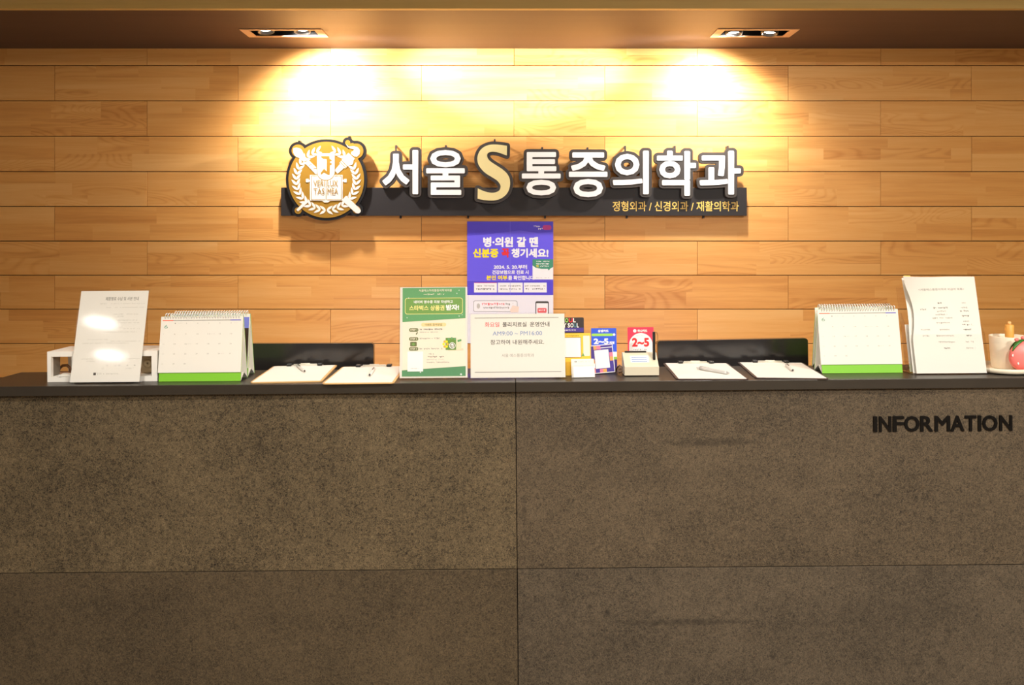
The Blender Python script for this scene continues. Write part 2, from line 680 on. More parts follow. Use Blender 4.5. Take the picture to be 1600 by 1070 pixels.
# ------------------------------------------------------------------ the room
ZS = 2.478                 # soffit height over the counter
SF = 3.073                 # front edge of the soffit
XL, XR = -4.8, 4.8

b = MB(); b.box(XL, XR, -3.6, DW + 0.1, -0.05, 0.0, mat('floor_tile', (150, 132, 112), 0.35, var=0.1, scale=6))
structure(b.build('floor'))
b = MB(); b.box(XL, XR, -3.6, SF - 0.03, 2.86, 2.92, mat('ceiling_paint', (226, 216, 198), 0.8, var=0.02))
structure(b.build('ceiling'))


def build_wall():
    """running-bond timber boards, each laid up from staves; grooves are real gaps"""
    rnd = random.Random(11)
    s = 318.9
    lines = [47, 102.5, 157.5, 213, 268, 322.5, 376.5, 430, 483, 536.5, 590, 643.5, 697, 751, 805, 859, 913, 967]
    zs = [CZ - (y - HY) / s for y in lines]
    zs[0] = ZS + 0.07
    bm = bmesh.new()
    tone = bm.faces.layers.float.new('tone')
    seed = bm.faces.layers.float.new('seed')

    def quad(v, t, sd, mi=0):
        f = bm.faces.new([bm.verts.new(p) for p in v])
        f[tone], f[seed] = t, sd
        f.material_index = mi
    T = 0.012
    for r in range(len(zs) - 1):
        z1, z0 = zs[r] - 0.0019, zs[r + 1] + 0.0019
        phase = 945.0 if r % 2 == 1 else 1089.5
        off = rnd.uniform(-0.0008, 0.0008)
        for k in range(-9, 9):
            x0 = (phase + 286.5 * k - 800) / s + 0.0009
            x1 = (phase + 286.5 * (k + 1) - 800) / s - 0.0009
            if x1 < XL or x0 > XR:
                continue
            x0, x1 = max(x0, XL), min(x1, XR)
            yf = DW + off + rnd.uniform(-0.0006, 0.0006)
            board = rnd.gauss(0.56, 0.08)
            n = rnd.choice((2, 3, 3))
            cuts = [z0 + (z1 - z0) * i / n for i in range(n + 1)]
            for i in range(n):
                x = x0
                while x < x1 - 1e-6:
                    nx_ = x + rnd.uniform(0.16, 0.55)
                    if x1 - nx_ < 0.1:
                        nx_ = x1
                    t = min(1, max(0, board + rnd.gauss(0, 0.15)))
                    quad([(x, yf, cuts[i]), (nx_, yf, cuts[i]), (nx_, yf, cuts[i + 1]), (x, yf, cuts[i + 1])], t, rnd.random())
                    x = nx_
            sd = rnd.random()
            for v in ([(x0, yf, z0), (x0, yf + T, z0), (x1, yf + T, z0), (x1, yf, z0)], [(x0, yf, z1), (x1, yf, z1), (x1, yf + T, z1), (x0, yf + T, z1)],
                      [(x0, yf, z0), (x0, yf, z1), (x0, yf + T, z1), (x0, yf + T, z0)], [(x1, yf, z0), (x1, yf + T, z0), (x1, yf + T, z1), (x1, yf, z1)]):
                quad(v, 0.2, sd)
    y = DW + T
    for v in ([(XL, y, 0), (XR, y, 0), (XR, y, ZS + 0.1), (XL, y, ZS + 0.1)],):
        quad(v, 0.5, 0.5, 1)
    me = bpy.data.meshes.new('wall_back')
    bm.to_mesh(me); bm.free()
    me.materials.append(M_WALL); me.materials.append(M_GROOVE)
    o = bpy.data.objects.new('wall_back', me)
    COL.objects.link(o)
    return structure(o)


build_wall()

# soffit with two openings for the recessed lamps
LIGHTS = []
for a, c, near, far in ((373.8, 502.4, 44.9, 57.0), (1121.5, 1250.0, 44.6, 57.0)):
    dn, df = F * (ZS - CZ) / (HY - near), F * (ZS - CZ) / (HY - far)
    LIGHTS.append(((a - 800) * dn / F, (c - 800) * dn / F, dn, df))
b = MB()
FR = 0.012
xs = [XL]
for x0, x1, dn, df in LIGHTS:
    xs += [x0 + FR, x1 - FR]
xs.append(XR)
for i in range(len(xs) - 1):
    if i % 2 == 0:
        b.box(xs[i], xs[i + 1], SF, DW + 0.02, ZS, ZS + 0.02, M_SOFFIT)
    else:
        dn, df = LIGHTS[i // 2][2:]
        b.box(xs[i], xs[i + 1], SF, dn + 0.008, ZS, ZS + 0.02, M_SOFFIT)
        b.box(xs[i], xs[i + 1], df - 0.008, DW + 0.02, ZS, ZS + 0.02, M_SOFFIT)
structure(b.build('ceiling'))
b = MB()
b.box(XL, XR, SF - 0.025, SF - 0.001, ZS - 0.004, 2.92, M_FASCIA)
structure(b.build('trim_1'))


# ------------------------------------------------------------------ recessed twin lamps
M_FRAME = mat('lamp_frame', (226, 190, 150), 0.45)
M_LENS = mat('lamp_lens', (255, 246, 232), 0.3, emit=14.0, var=0.0)
M_RING = mat('lamp_ring', (74, 72, 70), 0.45, metal=0.3)
M_CAN = mat('lamp_can', (14, 13, 13), 0.6)


def twin_light(spec, label, aims, drop):
    x0, x1, dn, df = spec
    cx, cy = (x0 + x1) / 2, (dn + df) / 2
    w, d = (x1 - x0), (df - dn)
    t = thing('recessed_twin_light', label, 'light', (cx, cy, ZS), 0, 'recessed twin lights in the soffit', False)
    fw, fd = 0.036, 0.016
    b = MB()
    b.prism([[[(-w / 2, -d / 2), (w / 2, -d / 2), (w / 2, d / 2), (-w / 2, d / 2)],
              [(-w / 2 + fw, -d / 2 + fd), (w / 2 - fw, -d / 2 + fd), (w / 2 - fw, d / 2 - fd), (-w / 2 + fw, d / 2 - fd)]]],
            -0.004, 0.0, M_FRAME, Matrix(((1, 0, 0, 0), (0, 0, 1, 0), (0, 1, 0, 0), (0, 0, 0, 1))))
    b.build('frame', t)
    b = MB()
    e = 0.001
    X, Y, H = w / 2 - FR - 0.002, d / 2 - 0.010, 0.11
    b.box(-X, X, -Y, Y, H - 0.002, H, M_CAN)
    b.box(-X, -X + e, -Y, Y, 0.0, H, M_CAN); b.box(X - e, X, -Y, Y, 0.0, H, M_CAN)
    b.box(-X, X, -Y, -Y + e, 0.0, H, M_CAN); b.box(-X, X, Y - e, Y, 0.0, H, M_CAN)
    b.build('housing', t)
    for px_, aim, energy, ang, col in aims:
        lx = (px_ - 800) * cy / F - cx
        R = 0.036
        pos = Vector((lx, 0.002, drop))
        tgt = Vector(aim) - Vector((cx, cy, ZS))
        dirn = (tgt - pos).normalized()
        # the head swivels a little in its gimbal
        look = Vector((dirn.x * 0.15, -0.06, -1)).normalized()
        M = Matrix.Translation(pos) @ look.to_track_quat('-Z', 'Y').to_matrix().to_4x4()
        b = MB()
        b.lathe([(R - 0.008, 0.004), (R - 0.005, -0.012), (R, -0.014), (R + 0.003, -0.004), (R + 0.001, 0.03), (0.012, 0.06)], M_RING, 36, M)
        head = b.build('lamp_head', t)
        b = MB()
        b.lathe([(0.0, 0.0), (R - 0.0085, 0.0), (R - 0.0085, 0.003), (0.0, 0.003)], M_LENS, 36, M)
        b.build('lens', head)
        for s_ in (-1, 1):
            b = MB()
            b.sweep([(lx + s_ * (R + 0.003), 0.002, 0.016), (lx + s_ * (R + 0.010), 0.002, 0.016)], 0.004, M_STEEL, 8)
            b.build('gimbal_pin', head)
        src = Vector((cx + lx, cy, ZS - 0.020))
        l = lamp('SPOT', 'soffit_spot', src, energy, col, aim, angle=ang, blend=1.0, radius=0.03)
    return t


twin_light(LIGHTS[0], 'cream framed twin downlight recessed in the soffit above the gold emblem',
           [(415, (0.12, DW, 2.31), 640, 30, WARM), (472, (-0.74, DW, 1.84), 100, 158, WARM)], 0.016)
twin_light(LIGHTS[1], 'cream framed twin downlight recessed in the soffit above the far white letters',
           [(1147, (0.76, DW, 1.74), 86, 160, WARM), (1203, (-0.10, DW, 2.31), 640, 30, WARM)], 0.006)


# ------------------------------------------------------------------ wall sign
SD = DW - 0.055            # front of the raised letters
K = SD / F


def sx(x):
    return (x - 800) * K


def sz(y):
    return CZ - (y - HY) * K


bar_c = (sx(803), DW - 0.05, sz(337))
sign = thing('clinic_sign', 'long black clinic name sign with white Korean letters and a gold crest on timber wall', 'sign', bar_c, 0, None, False)


def loc_loops(loops):
    return [[(sx(x) - bar_c[0], sz(y) - bar_c[2]) for x, y in l] for l in loops]


def ry(y):
    return DW - 0.65 * (DW - y) - bar_c[1]


kb = (DW - 0.033) / F
b = MB()
x0, x1 = (439 - 800) * kb - bar_c[0], (1167 - 800) * kb - bar_c[0]
z0, z1 = CZ - (337 - HY) * kb - bar_c[2], CZ - (293 - HY) * kb - bar_c[2]
b.box(x0, x1, ry(DW - 0.05), ry(DW - 0.022), z0, z1, M_SIGNBK)
b.build('back_bar', sign, 0.0012)
for pxx in (509.6, 624.8, 731, 852, 980.5, 1101):
    b = MB()
    X = (pxx - 800) * kb - bar_c[0]
    b.box(X - 0.004, X + 0.004, ry(DW - 0.024), ry(DW - 0.001), z0 - 0.012, z0 + 0.006, M_BLACK)
    b.build('mounting_peg', sign)
b = MB()
x0, x1 = (957.2 - 800) * kb - bar_c[0], (1154.4 - 800) * kb - bar_c[0]
b.text('정형외과 / 신경외과 / 재활의학과', x0, CZ - (330 - HY) * kb - bar_c[2], x1, CZ - (314.3 - HY) * kb - bar_c[2], ry(DW - 0.0505), M_GTEXT, 0.012)
b.build('subtitle', sign)['label'] = 'gold department names on the black bar'

S_PTS = [(510, 158), (420, 145), (330, 140), (250, 148), (180, 180), (130, 230), (102, 295), (97, 360), (115, 425), (160, 490), (220, 545), (300, 595), (370, 640), (410, 690), (420, 730),
         (405, 775), (360, 803), (300, 812), (230, 802), (160, 778), (103, 750), (100, 895), (180, 912), (260, 920), (340, 918), (420, 895), (490, 845), (535, 775), (553, 690), (545, 610),
         (510, 545), (450, 488), (370, 435), (300, 390), (255, 350), (233, 305), (240, 265), (275, 246), (330, 243), (400, 255), (470, 280), (508, 292)]
CORN = {0, 20, 21, 41}


def smooth_loop(pts, corners, n=4):
    out = []
    N_ = len(pts)
    for i in range(N_):
        p0, p1, p2, p3 = pts[i - 1], pts[i], pts[(i + 1) % N_], pts[(i + 2) % N_]
        if i in corners:
            p0 = p1
        if (i + 1) % N_ in corners:
            p3 = p2
        if i in corners and (i + 1) % N_ in corners:
            out.append(p1)
            continue
        for k in range(n):
            t = k / n
            out.append(tuple(0.5 * (2 * b_ + (c_ - a_) * t + (2 * a_ - 5 * b_ + 4 * c_ - d_) * t * t + (3 * b_ - a_ - 3 * c_ + d_) * t ** 3)
                             for a_, b_, c_, d_ in zip(p0, p1, p2, p3)))
    return out


LETTERS = [('서', (597.5, 234.4, 653.3, 303.3)), ('울', (665.9, 234.4, 726.2, 304.5)), ('S', None), ('통', (815.4, 237.5, 876, 305.2)), ('증', (889, 238, 949.2, 308)),
           ('의', (957.5, 235.6, 1013.8, 303.3)), ('학', (1026.8, 235.6, 1087.4, 305.7)), ('과', (1093.3, 235.6, 1157.5, 303.8))]
PEGS = {'서': 617.6, '울': 696, 'S': 772.8, '통': 847.5, '증': 918.8, '의': 977.7, '학': 1056, '과': 1139.5}
for ch, box in LETTERS:
    bold = 1.5
    if ch == 'S':
        lp = smooth_loop([(735 + x / 8.916, 210 + y / 8.916) for x, y in S_PTS], CORN)
        segs = list(zip(lp, lp[1:] + lp[:1]))
        box = (745, 225, 798, 314)
        bold = 0.0
    else:
        segs = glyph_segs(ch, box, bold)
    g0x, g0y, st = box[0] - 9, box[1] - 9, 0.45
    nx_, ny_ = int((box[2] - box[0] + 18) / st), int((box[3] - box[1] + 18) / st)
    X, Y = np.meshgrid(g0x + st * np.arange(nx_), g0y + st * np.arange(ny_))
    D_ = seg_sdf(segs, X, Y)
    back = group_loops(iso_loops(D_.copy(), g0x, g0y, st, bold + 4.8))
    face = group_loops(iso_loops(D_.copy(), g0x, g0y, st, bold)) if bold else [[lp]]
    b = MB()
    b.prism([loc_loops(g) for g in back], ry(DW - 0.080), ry(DW - 0.051), M_CHAR)
    P = sx(PEGS[ch]) - bar_c[0]
    top = sz(box[1] - 5) - bar_c[2]
    b.box(P - 0.004, P + 0.004, ry(DW - 0.056), ry(DW - 0.050), top - 0.03, top + 0.011, M_CHAR)
    b.box(P - 0.004, P + 0.004, ry(DW - 0.051), ry(DW - 0.001), top + 0.003, top + 0.011, M_CHAR)
    o = b.build('letter', sign)
    b = MB()
    b.prism([loc_loops(g) for g in face], ry(DW - 0.084), ry(DW - 0.0801), M_SGOLD if ch == 'S' else M_FACE)
    o = b.build('letter_face', o)
    o['label'] = 'gold Latin letter face' if ch == 'S' else 'white Korean letter face'

# ---- crest
E0x, E0y, EK = 440.0, 205.0, 1 / 7.38


def ex(p):
    return (E0x + p[0] * EK, E0y + p[1] * EK)


def circ_union(circs, grow):
    st = 6.0
    X, Y = np.meshgrid(np.arange(0, 1060, st), np.arange(30, 1090, st))
    D_ = np.full(X.shape, 1e9)
    for cx, cy, rx, ry_ in circs:
        k = np.hypot((X - cx) / rx, (Y - cy) / ry_)
        D_ = np.minimum(D_, (k - 1) * min(rx, ry_))
    return group_loops(iso_loops(D_, 0, 30, st, grow))


CREST = [(515, 560, 467, 470), (190, 225, 108, 104), (862, 228, 112, 120), (762, 132, 60, 64), (815, 175, 70, 70), (190, 915, 72, 70), (862, 905, 76, 76)]


def conv(groups):
    return [loc_loops([[ex(p) for p in l] for l in g]) for g in groups]


b = MB()
b.prism(conv(circ_union(CREST, 0)), ry(DW - 0.082), ry(DW - 0.0505), M_BLACK)
for X_, Y_ in ((187, 110), (768, 62)):
    P = sx(ex((X_, 0))[0]) - bar_c[0]; top = sz(ex((0, Y_))[1]) - bar_c[2]
    b.box(P - 0.004, P + 0.004, ry(DW - 0.0535), ry(DW - 0.001), top - 0.004, top + 0.004, M_BLACK)
    b.box(P - 0.004, P + 0.004, ry(DW - 0.056), ry(DW - 0.0505), top - 0.05, top + 0.004, M_BLACK)
emblem = b.build('crest_backing', sign)
b = MB()
b.prism(conv(circ_union(CREST, -31)), ry(DW - 0.085), ry(DW - 0.0821), M_GOLD)
b.build('crest_plate', emblem)['label'] = 'gold crest plate'
rel = MB()
y_a, y_b = ry(DW - 0.0864), ry(DW - 0.0851)


RN = [0]


def relief(pts, m=M_CRESTW, dy=0.0):
    RN[0] += 1
    dy += RN[0] * 0.000012
    rel.prism([loc_loops([[ex(p) for p in pts]])], y_a - dy, y_b - dy, m)


def leaf(cx, cy, ang, ln, wd, m=M_CRESTW, dy=0.0):
    n = 9
    up = [(ln * i / n, wd * math.sin(math.pi * (i / n) ** 0.8)) for i in range(n + 1)]
    pts = up + [(x, -y) for x, y in reversed(up[1:-1])]
    c_, s_ = math.cos(ang), math.sin(ang)
    relief([(cx + x * c_ - y * s_, cy + x * s_ + y * c_) for x, y in pts], m, dy)


# laurel branches, bottom centre up round both sides
for side in (-1, 1):
    n = 17
    for i in range(n):
        a = math.radians(91 + 160 * (i / (n - 1)))        # measured clockwise on the picture, from the bottom
        R = 345
        cx, cy = 515 + R * math.cos(a), 565 + R * math.sin(a)
        tang = a + math.pi / 2
        for off in (-0.62, 0.62):
            ang = tang + off
            if side > 0:
                leaf(1030 - cx, cy, math.pi - ang, 88, 14.5)
            else:
                leaf(cx, cy, ang, 88, 14.5)
# pen from upper left to lower right, torch from upper right to lower left
leaf(140, 195, math.radians(45), 175, 50)
def stick(p, q, r0, r1, m=M_CRESTW, dy=0.0):
    d = Vector((q[0] - p[0], q[1] - p[1])).normalized(); n_ = Vector((-d.y, d.x))
    relief([(p[0] + n_.x * r0, p[1] + n_.y * r0), (q[0] + n_.x * r1, q[1] + n_.y * r1), (q[0] - n_.x * r1, q[1] - n_.y * r1), (p[0] - n_.x * r0, p[1] - n_.y * r0)], m, dy)
stick((215, 275), (420, 478), 26, 30)
stick((720, 770), (880, 918), 36, 34)
relief([(880 + 34 * math.cos(2 * math.pi * k / 14), 918 + 30 * math.sin(2 * math.pi * k / 14)) for k in range(14)])
stick((630, 470), (725, 372), 26, 34)
stick((700, 398), (808, 284), 46, 50)
stick((180, 915), (300, 800), 14, 18)
relief([(745, 150), (778, 178), (830, 172), (878, 185), (903, 222), (900, 262), (872, 292), (838, 290), (800, 262), (806, 238), (832, 226), (836, 206), (800, 202), (765, 186)])
for k in range(3):
    stick((262 + 52 * k, 352 + 42 * k), (300 + 52 * k, 342 + 42 * k), 4, 4, M_ETEXT, 0.0006)
stick((672, 350), (742, 424), 4, 4, M_ETEXT, 0.0006)
stick((690, 334), (760, 408), 4, 4, M_ETEXT, 0.0006)
# book
relief([(328, 505), (705, 505), (705, 800), (560, 803), (535, 822), (495, 822), (470, 803), (328, 800)], M_CRESTW, 0.0004)
for p, q in (((345, 515), (345, 790)), ((690, 515), (690, 790)), ((345, 790), (505, 790)), ((525, 790), (690, 790)), ((515, 575), (515, 790)), ((345, 515), (410, 515)), ((612, 515), (690, 515))):
    stick(p, q, 3, 3, M_ETEXT, 0.0010)
for X_, sgn in ((297, -1), (735, 1)):
    relief([(X_ - 16, 550), (X_ + 16, 550), (X_ + 16, 590), (X_ - 16, 590)])
relief([(285, 562), (328, 562), (328, 580), (285, 580)]); relief([(700, 562), (748, 562), (748, 580), (700, 580)])
# shield with its key-like device
relief([(412, 255), (612, 255), (612, 470)] + [(512 + 100 * math.cos(math.radians(a)), 468 + 95 * math.sin(math.radians(a))) for a in range(15, 180, 15)] + [(412, 470)], M_CRESTW, 0.0008)
SH = [(405, 250), (619, 250), (619, 470)] + [(512 + 107 * math.cos(math.radians(a)), 470 + 101 * math.sin(math.radians(a))) for a in range(15, 180, 15)] + [(405, 470)]
relief(SH, M_ETEXT, 0.0006)
relief([(458, 288), (555, 288), (555, 320), (580, 330), (580, 345), (562, 350), (562, 365), (580, 370), (580, 388), (560, 395), (557, 505), (540, 505), (490, 478), (455, 505), (455, 478), (490, 432), (522, 462), (522, 322), (478, 318), (458, 302)], M_GOLD, 0.0012)
for wd_, bx in (('VERI', (370, 565, 500, 638)), ('LUX', (530, 565, 652, 638)), ('TAS', (372, 658, 497, 728)), ('MEA', (530, 658, 655, 728))):
    q0, q1 = ex((bx[0], bx[3])), ex((bx[2], bx[1]))
    rel.text(wd_, sx(q0[0]) - bar_c[0], sz(q0[1]) - bar_c[2], sx(q1[0]) - bar_c[0], sz(q1[1]) - bar_c[2], y_a - 0.0036, M_ETEXT, 0.006)
rel.build('crest_relief', emblem, weld=False)['label'] = 'white laurel, book and shield relief'


# ------------------------------------------------------------------ reception counter
CY = DC
SEAM = 0.0207
M_GRL = granite_mat('granite_left', lin((26, 21, 14)), lin((124, 107, 80)), 1.35, 3.1)
M_GRR = granite_mat('granite_right', lin((31, 26, 19)), lin((114, 98, 77)), 1.15, 8.4,
                    ((0.63, 0.905, 0.20, 0.014, 0.5), (0.46, 0.80, 0.6, 0.05, 0.12), (0.045, 0.70, 0.012, 0.06, 0.55)))
M_GRL2 = granite_mat('granite_left_low', lin((32, 26, 18)), lin((108, 92, 69)), 1.1, 5.7)
M_GRR2 = granite_mat('granite_right_low', lin((32, 28, 22)), lin((110, 96, 78)), 1.1, 12.2,
                     ((0.53, 0.345, 0.26, 0.013, 0.55), (0.30, 0.378, 0.014, 0.012, 0.8), (0.245, 0.396, 0.012, 0.01, 0.6), (0.815, 0.24, 0.012, 0.02, 0.6), (1.36, 0.31, 0.012, 0.03, 0.4), (1.2, 0.36, 0.3, 0.06, 0.15)))
counter = thing('reception_counter', 'brown granite-faced reception counter carrying the dark worktop', 'counter', (0, CY, 0))
ZJ = 0.5155
for x0, x1, z0, z1, m in ((-1.66, SEAM - 0.0012, ZJ + 0.0012, 1.0695, M_GRL), (SEAM + 0.0012, 1.98, ZJ + 0.0012, 1.0695, M_GRR),
                          (-1.66, SEAM - 0.0012, 0.03, ZJ - 0.0012, M_GRL2), (SEAM + 0.0012, 1.98, 0.03, ZJ - 0.0012, M_GRR2)):
    b = MB(); b.box(x0, x1, 0.016, 0.044, z0, z1, m)
    b.build('stone_panel', counter, 0.0008)
b = MB(); b.box(-1.655, 1.975, 0.045, 0.235, 0.02, 1.069, mat('counter_core', (36, 30, 26), 0.8)); b.build('carcass', counter)
b = MB(); b.box(-1.64, 1.96, 0.236, 0.86, 0.71, 0.74, mat('desk_laminate', (196, 178, 152), 0.5)); b.build('work_surface', counter, 0.001)
for X_ in (-1.62, 0.15, 1.92):
    b = MB(); b.box(X_ - 0.012, X_ + 0.012, 0.25, 0.82, 0.02, 0.7095, MATS['desk_laminate']); b.build('side_panel', counter)
top = thing('countertop', 'thin dark grey countertop in two lengths lying along the granite counter', 'countertop', (0, CY, 0))
for x0, x1 in ((-1.68, SEAM - 0.0009), (SEAM + 0.0009, 2.0)):
    b = MB(); b.box(x0, x1, 0, 0.262, 1.07, 1.10, M_SLAB)
    b.build('slab', top, 0.0012)

letters = thing('information_lettering', 'raised black word INFORMATION on the granite counter front', 'lettering', (*px(1472, 674, DC + 0.016).to_tuple()[:2], px(1472, 674, DC + 0.016).z))
M_INFO = mat('lettering_black', (9, 8, 8), 0.3, spec=0.25)
kk = (DC + 0.012) / F
bounds = [(1364, 1370), (1373, 1392), (1394.5, 1412), (1412.5, 1436), (1437.5, 1457), (1460, 1484), (1485, 1506), (1507, 1525), (1527.5, 1532.5), (1534.5, 1558), (1561, 1581)]
for ch, (a, c) in zip('INFORMATION', bounds):
    mid = 1472
    rows = (649.2, 673.6)
    segs = glyph_segs(ch, (a, rows[0], c, rows[1]), 0.7)
    g0x, g0y, st = a - 3, rows[0] - 3, 0.25
    X, Y = np.meshgrid(g0x + st * np.arange(int((c - a + 6) / st)), g0y + st * np.arange(int((rows[1] - rows[0] + 6) / st)))
    D_ = seg_sdf(segs, X, Y)
    g = group_loops(iso_loops(D_, g0x, g0y, st, 0.75))
    b = MB()
    b.prism([[[((x - mid) * kk, (674 - y) * kk) for x, y in l] for l in gg] for gg in g], -0.004, 0.0005, M_INFO)
    b.build('letter', letters)


# ------------------------------------------------------------------ poster on the wall
def blue_poster():
    d = DW - 0.004
    k = d / F
    w = 134.5 * k; h = 190 * k
    t = thing('notice_poster', 'folded glossy blue and white notice poster taped on the timber wall', 'poster', ((797.2 - 800) * k, d, CZ - (536 - HY) * k), 0, None, False)
    s = Sheet((730, 346, 864.5, 536), w, h, mat('poster_white', (244, 242, 246), 0.25, var=0.01))
    s.rect(730, 346, 864.5, 461, P_BLUEV)
    s.poly([(730, 346), (864.5, 346), (864.5, 362), (840, 364), (812, 360), (785, 363), (760, 366), (730, 368)], P_BLUED)
    s.rect(730, 438.5, 864.5, 461, P_BLUED)
    s.write('병·의원 갈 땐', 755, 370, 841, 386, P_WHITE, 0.045)
    s.write('신분증', 739, 388, 779, 402.5, P_YEL, 0.05)
    s.write('꼭', 783.5, 388, 796, 402.5, P_RED, 0.05)
    s.write('챙기세요!', 799, 388, 857, 402.5, P_WHITE, 0.045)
    s.write('2024. 5. 20.부터', 771.5, 413.5, 823.5, 420.5, P_WHITE, 0.035)
    s.write('건강보험으로 진료 시', 769, 422, 826, 428.5, P_WHITE, 0.035)
    s.write('본인 여부', 760, 430, 793, 437.6, P_YEL, 0.05)
    s.write('를 확인합니다.', 794, 430.5, 836, 437.4, P_WHITE, 0.035)
    s.marks(834, 352.2, 844, 355.2, P_WHITE, 3, 1); s.marks(841, 355.8, 851, 359, P_WHITE, 4, 1)
    s.round_rect(848, 351.8, 861.5, 359, 3, mat('print_magenta', (196, 60, 140), 0.4))
    for i, (a, c) in enumerate(((740.8, 776.5), (778, 816.8), (818.3, 854.3))):
        s.rect(a, 441.5, c, 456.8, P_WHITE)
        s.marks(a + 4 - i, 445.5, c - 4 + i, 448, INKM, 10 + i, .9)
        s.marks(a + 3, 450, c - 3, 453, INK if i != 1 else INKM, 20 + i, .9)
    s.rect(741, 441.4, 776.3, 442, P_RED)
    s.round_rect(739.5, 469.5, 808.5, 487, 3, INKM); s.round_rect(740.2, 470.2, 807.8, 486.3, 2.6, P_WHITE)
    s.marks(753, 473, 789, 477.3, INKR, 31, 1); s.marks(790, 473, 802, 477, INKM, 32, .8)
    s.marks(755, 479, 796, 482.4, INKM, 33, .9)
    s.disc(747.5, 478, 2.6, INKL, 4.2)
    s.poly([(797, 484), (801, 477), (805, 478), (811, 479), (810, 488), (798, 488)], mat('print_skin', (250, 226, 206), 0.5))
    s.round_rect(836.6, 470.5, 857.6, 500, 2.5, INK); s.rect(838, 473.6, 856.2, 500, P_WHITE)
    s.round_rect(839.8, 481.2, 854, 488.6, 1.6, INKR); s.marks(841.5, 483, 852, 486.4, P_WHITE, 35, .9)
    s.rect(730, 438.1, 864.5, 438.5, mat('fold_line', (140, 128, 240), 0.3)); s.rect(797, 346, 797.4, 461, MATS['fold_line'])
    s.build('sheet', t, weld=False)
    # smaller sticker note stuck over the corner of the poster
    n = thing('sticker_note', 'small green and white speech bubble note stuck on the blue poster corner', 'note', ((848.2 - 800) * k, d - 0.0012, CZ - (436.5 - HY) * k), 0, None, False)
    s = Sheet((832.3, 405, 864.5, 436.5), 32.2 * k, 31.5 * k, P_WHITE, 0.0003)
    G = mat('sticker_green', (70, 150, 118), 0.4)
    s.poly([(832.3, 405), (864.5, 405), (864.5, 417), (860, 419.5), (857.5, 422.5), (856, 420), (846, 420), (837, 418), (832.3, 414.5)], G)
    s.marks(838, 407.5, 859, 409.4, P_WHITE, 41, .9); s.marks(838, 411, 858, 413.5, P_WHITE, 42, 1); s.marks(838, 414.2, 842, 418, P_YEL, 43, 1); s.marks(844, 414.6, 858, 417, P_WHITE, 44, 1)
    s.marks(838, 433, 859, 434.8, INKL, 45, .5)
    s.build('sheet', n, weld=False)


blue_poster()


# ------------------------------------------------------------------ standing acrylic signs
def fit_h(d, ztop_px, zb, lean):
    h = 0.3
    for _ in range(20):
        zt = CZ - (ztop_px - HY) * (d + h * math.sin(lean)) / F
        h = (zt - zb) / math.cos(lean)
    return h


def acrylic_stand(name, label, xl, xr, yb, yt, lean, draw, paper=M_PAPER, margin=0.004, rz=0.0, foot=0.08, cat='sign'):
    p = on_top((xl + xr) / 2, yb)
    p.z += 0.0014
    w = (xr - xl) * p.y / F
    h = fit_h(p.y, yt, p.z, lean)
    t = thing(name, label, cat, p, rz)
    b = MB()
    b.box(-w / 2, w / 2, -0.0030, -0.0012, 0, h, M_ACRYL)
    b.box(-w / 2, w / 2, 0.0010, 0.0028, 0, h, M_ACRYL)
    o = b.build('acrylic_panel', t)
    o.rotation_euler.x = -lean
    b = MB()
    b.box(-w / 2, w / 2, 0.004, foot, 0, 0.0025, M_ACRYL)
    b.build('acrylic_foot', t)
    s = Sheet((xl, yt, xr, yb), w, h, paper)
    # printable paper sits between the two clear sheets, short of their edges
    s.v = [Vector((v.x * (1 - 2 * margin / w), v.y, margin + v.z * (1 - 2 * margin / h))) for v in s.v]
    s0 = len(s.v)
    draw(s)
    for i in range(s0, len(s.v)):
        v = s.v[i]
        s.v[i] = Vector((v.x * (1 - 2 * margin / w), v.y, margin + v.z * (1 - 2 * margin / h)))
    o = s.build('insert_sheet', t, weld=False)
    o.rotation_euler.x = -lean
    return t


def draw_menu(s):
    s.write('제증명료 수납 및 사본 안내', 149, 462.5, 204, 468.6, INKM, 0.02)
    rows = [(141, 472.6, 217), (152, 479, 217), (165, 490, 206), (168, 493.6, 184), (160, 500, 206), (160, 504, 212), (157, 511, 183), (184, 513.5, 212), (155, 519, 207), (126, 531, 160), (165, 534, 214), (120, 537, 196), (121, 562, 217), (130, 565.6, 172)]
    for i, (a, y, c) in enumerate(rows):
        s.marks(a, y, c, y + 2.0, INKL, 50 + i, .8)
    s.marks(172, 565, 178, 568, INKM, 70, 1); s.marks(180, 565.2, 190, 567.6, INKM, 71, .9)
    for X in (163, 176, 183, 196, 208):
        s.marks(X, 572.5, X + 2.6, 575, INKM, int(X), 1)
    s.marks(195, 577, 208, 579.6, INKL, 72, .9); s.marks(156, 577, 160, 579.6, INKL, 73, 1)
    s.rect(143.4, 584.6, 147.6, 588.6, INK); s.marks(149, 585, 184, 588, INKL, 74, .9)


acrylic_stand('price_notice_stand', 'leaning white notice in clear acrylic in front of the white desk organizer', 107, 219.5, 599.5, 452.5, 0.235, draw_menu, foot=0.028)

G1 = mat('flyer_green', (106, 166, 112), 0.4)
G2 = mat('flyer_green_deep', (122, 164, 88), 0.4)
G3 = mat('flyer_foot', (98, 152, 108), 0.4)
CREAMP = mat('flyer_cream', (246, 232, 212), 0.5)
PALE = mat('flyer_pale_yellow', (250, 236, 150), 0.5)
OLIVE = mat('flyer_olive', (112, 122, 76), 0.5)


def star4(s, x, y, r, m):
    s.poly([(x + (r if k % 2 == 0 else r * 0.35) * math.cos(k * math.pi / 4), y + (r if k % 2 == 0 else r * 0.35) * math.sin(k * math.pi / 4)) for k in range(8)], m)


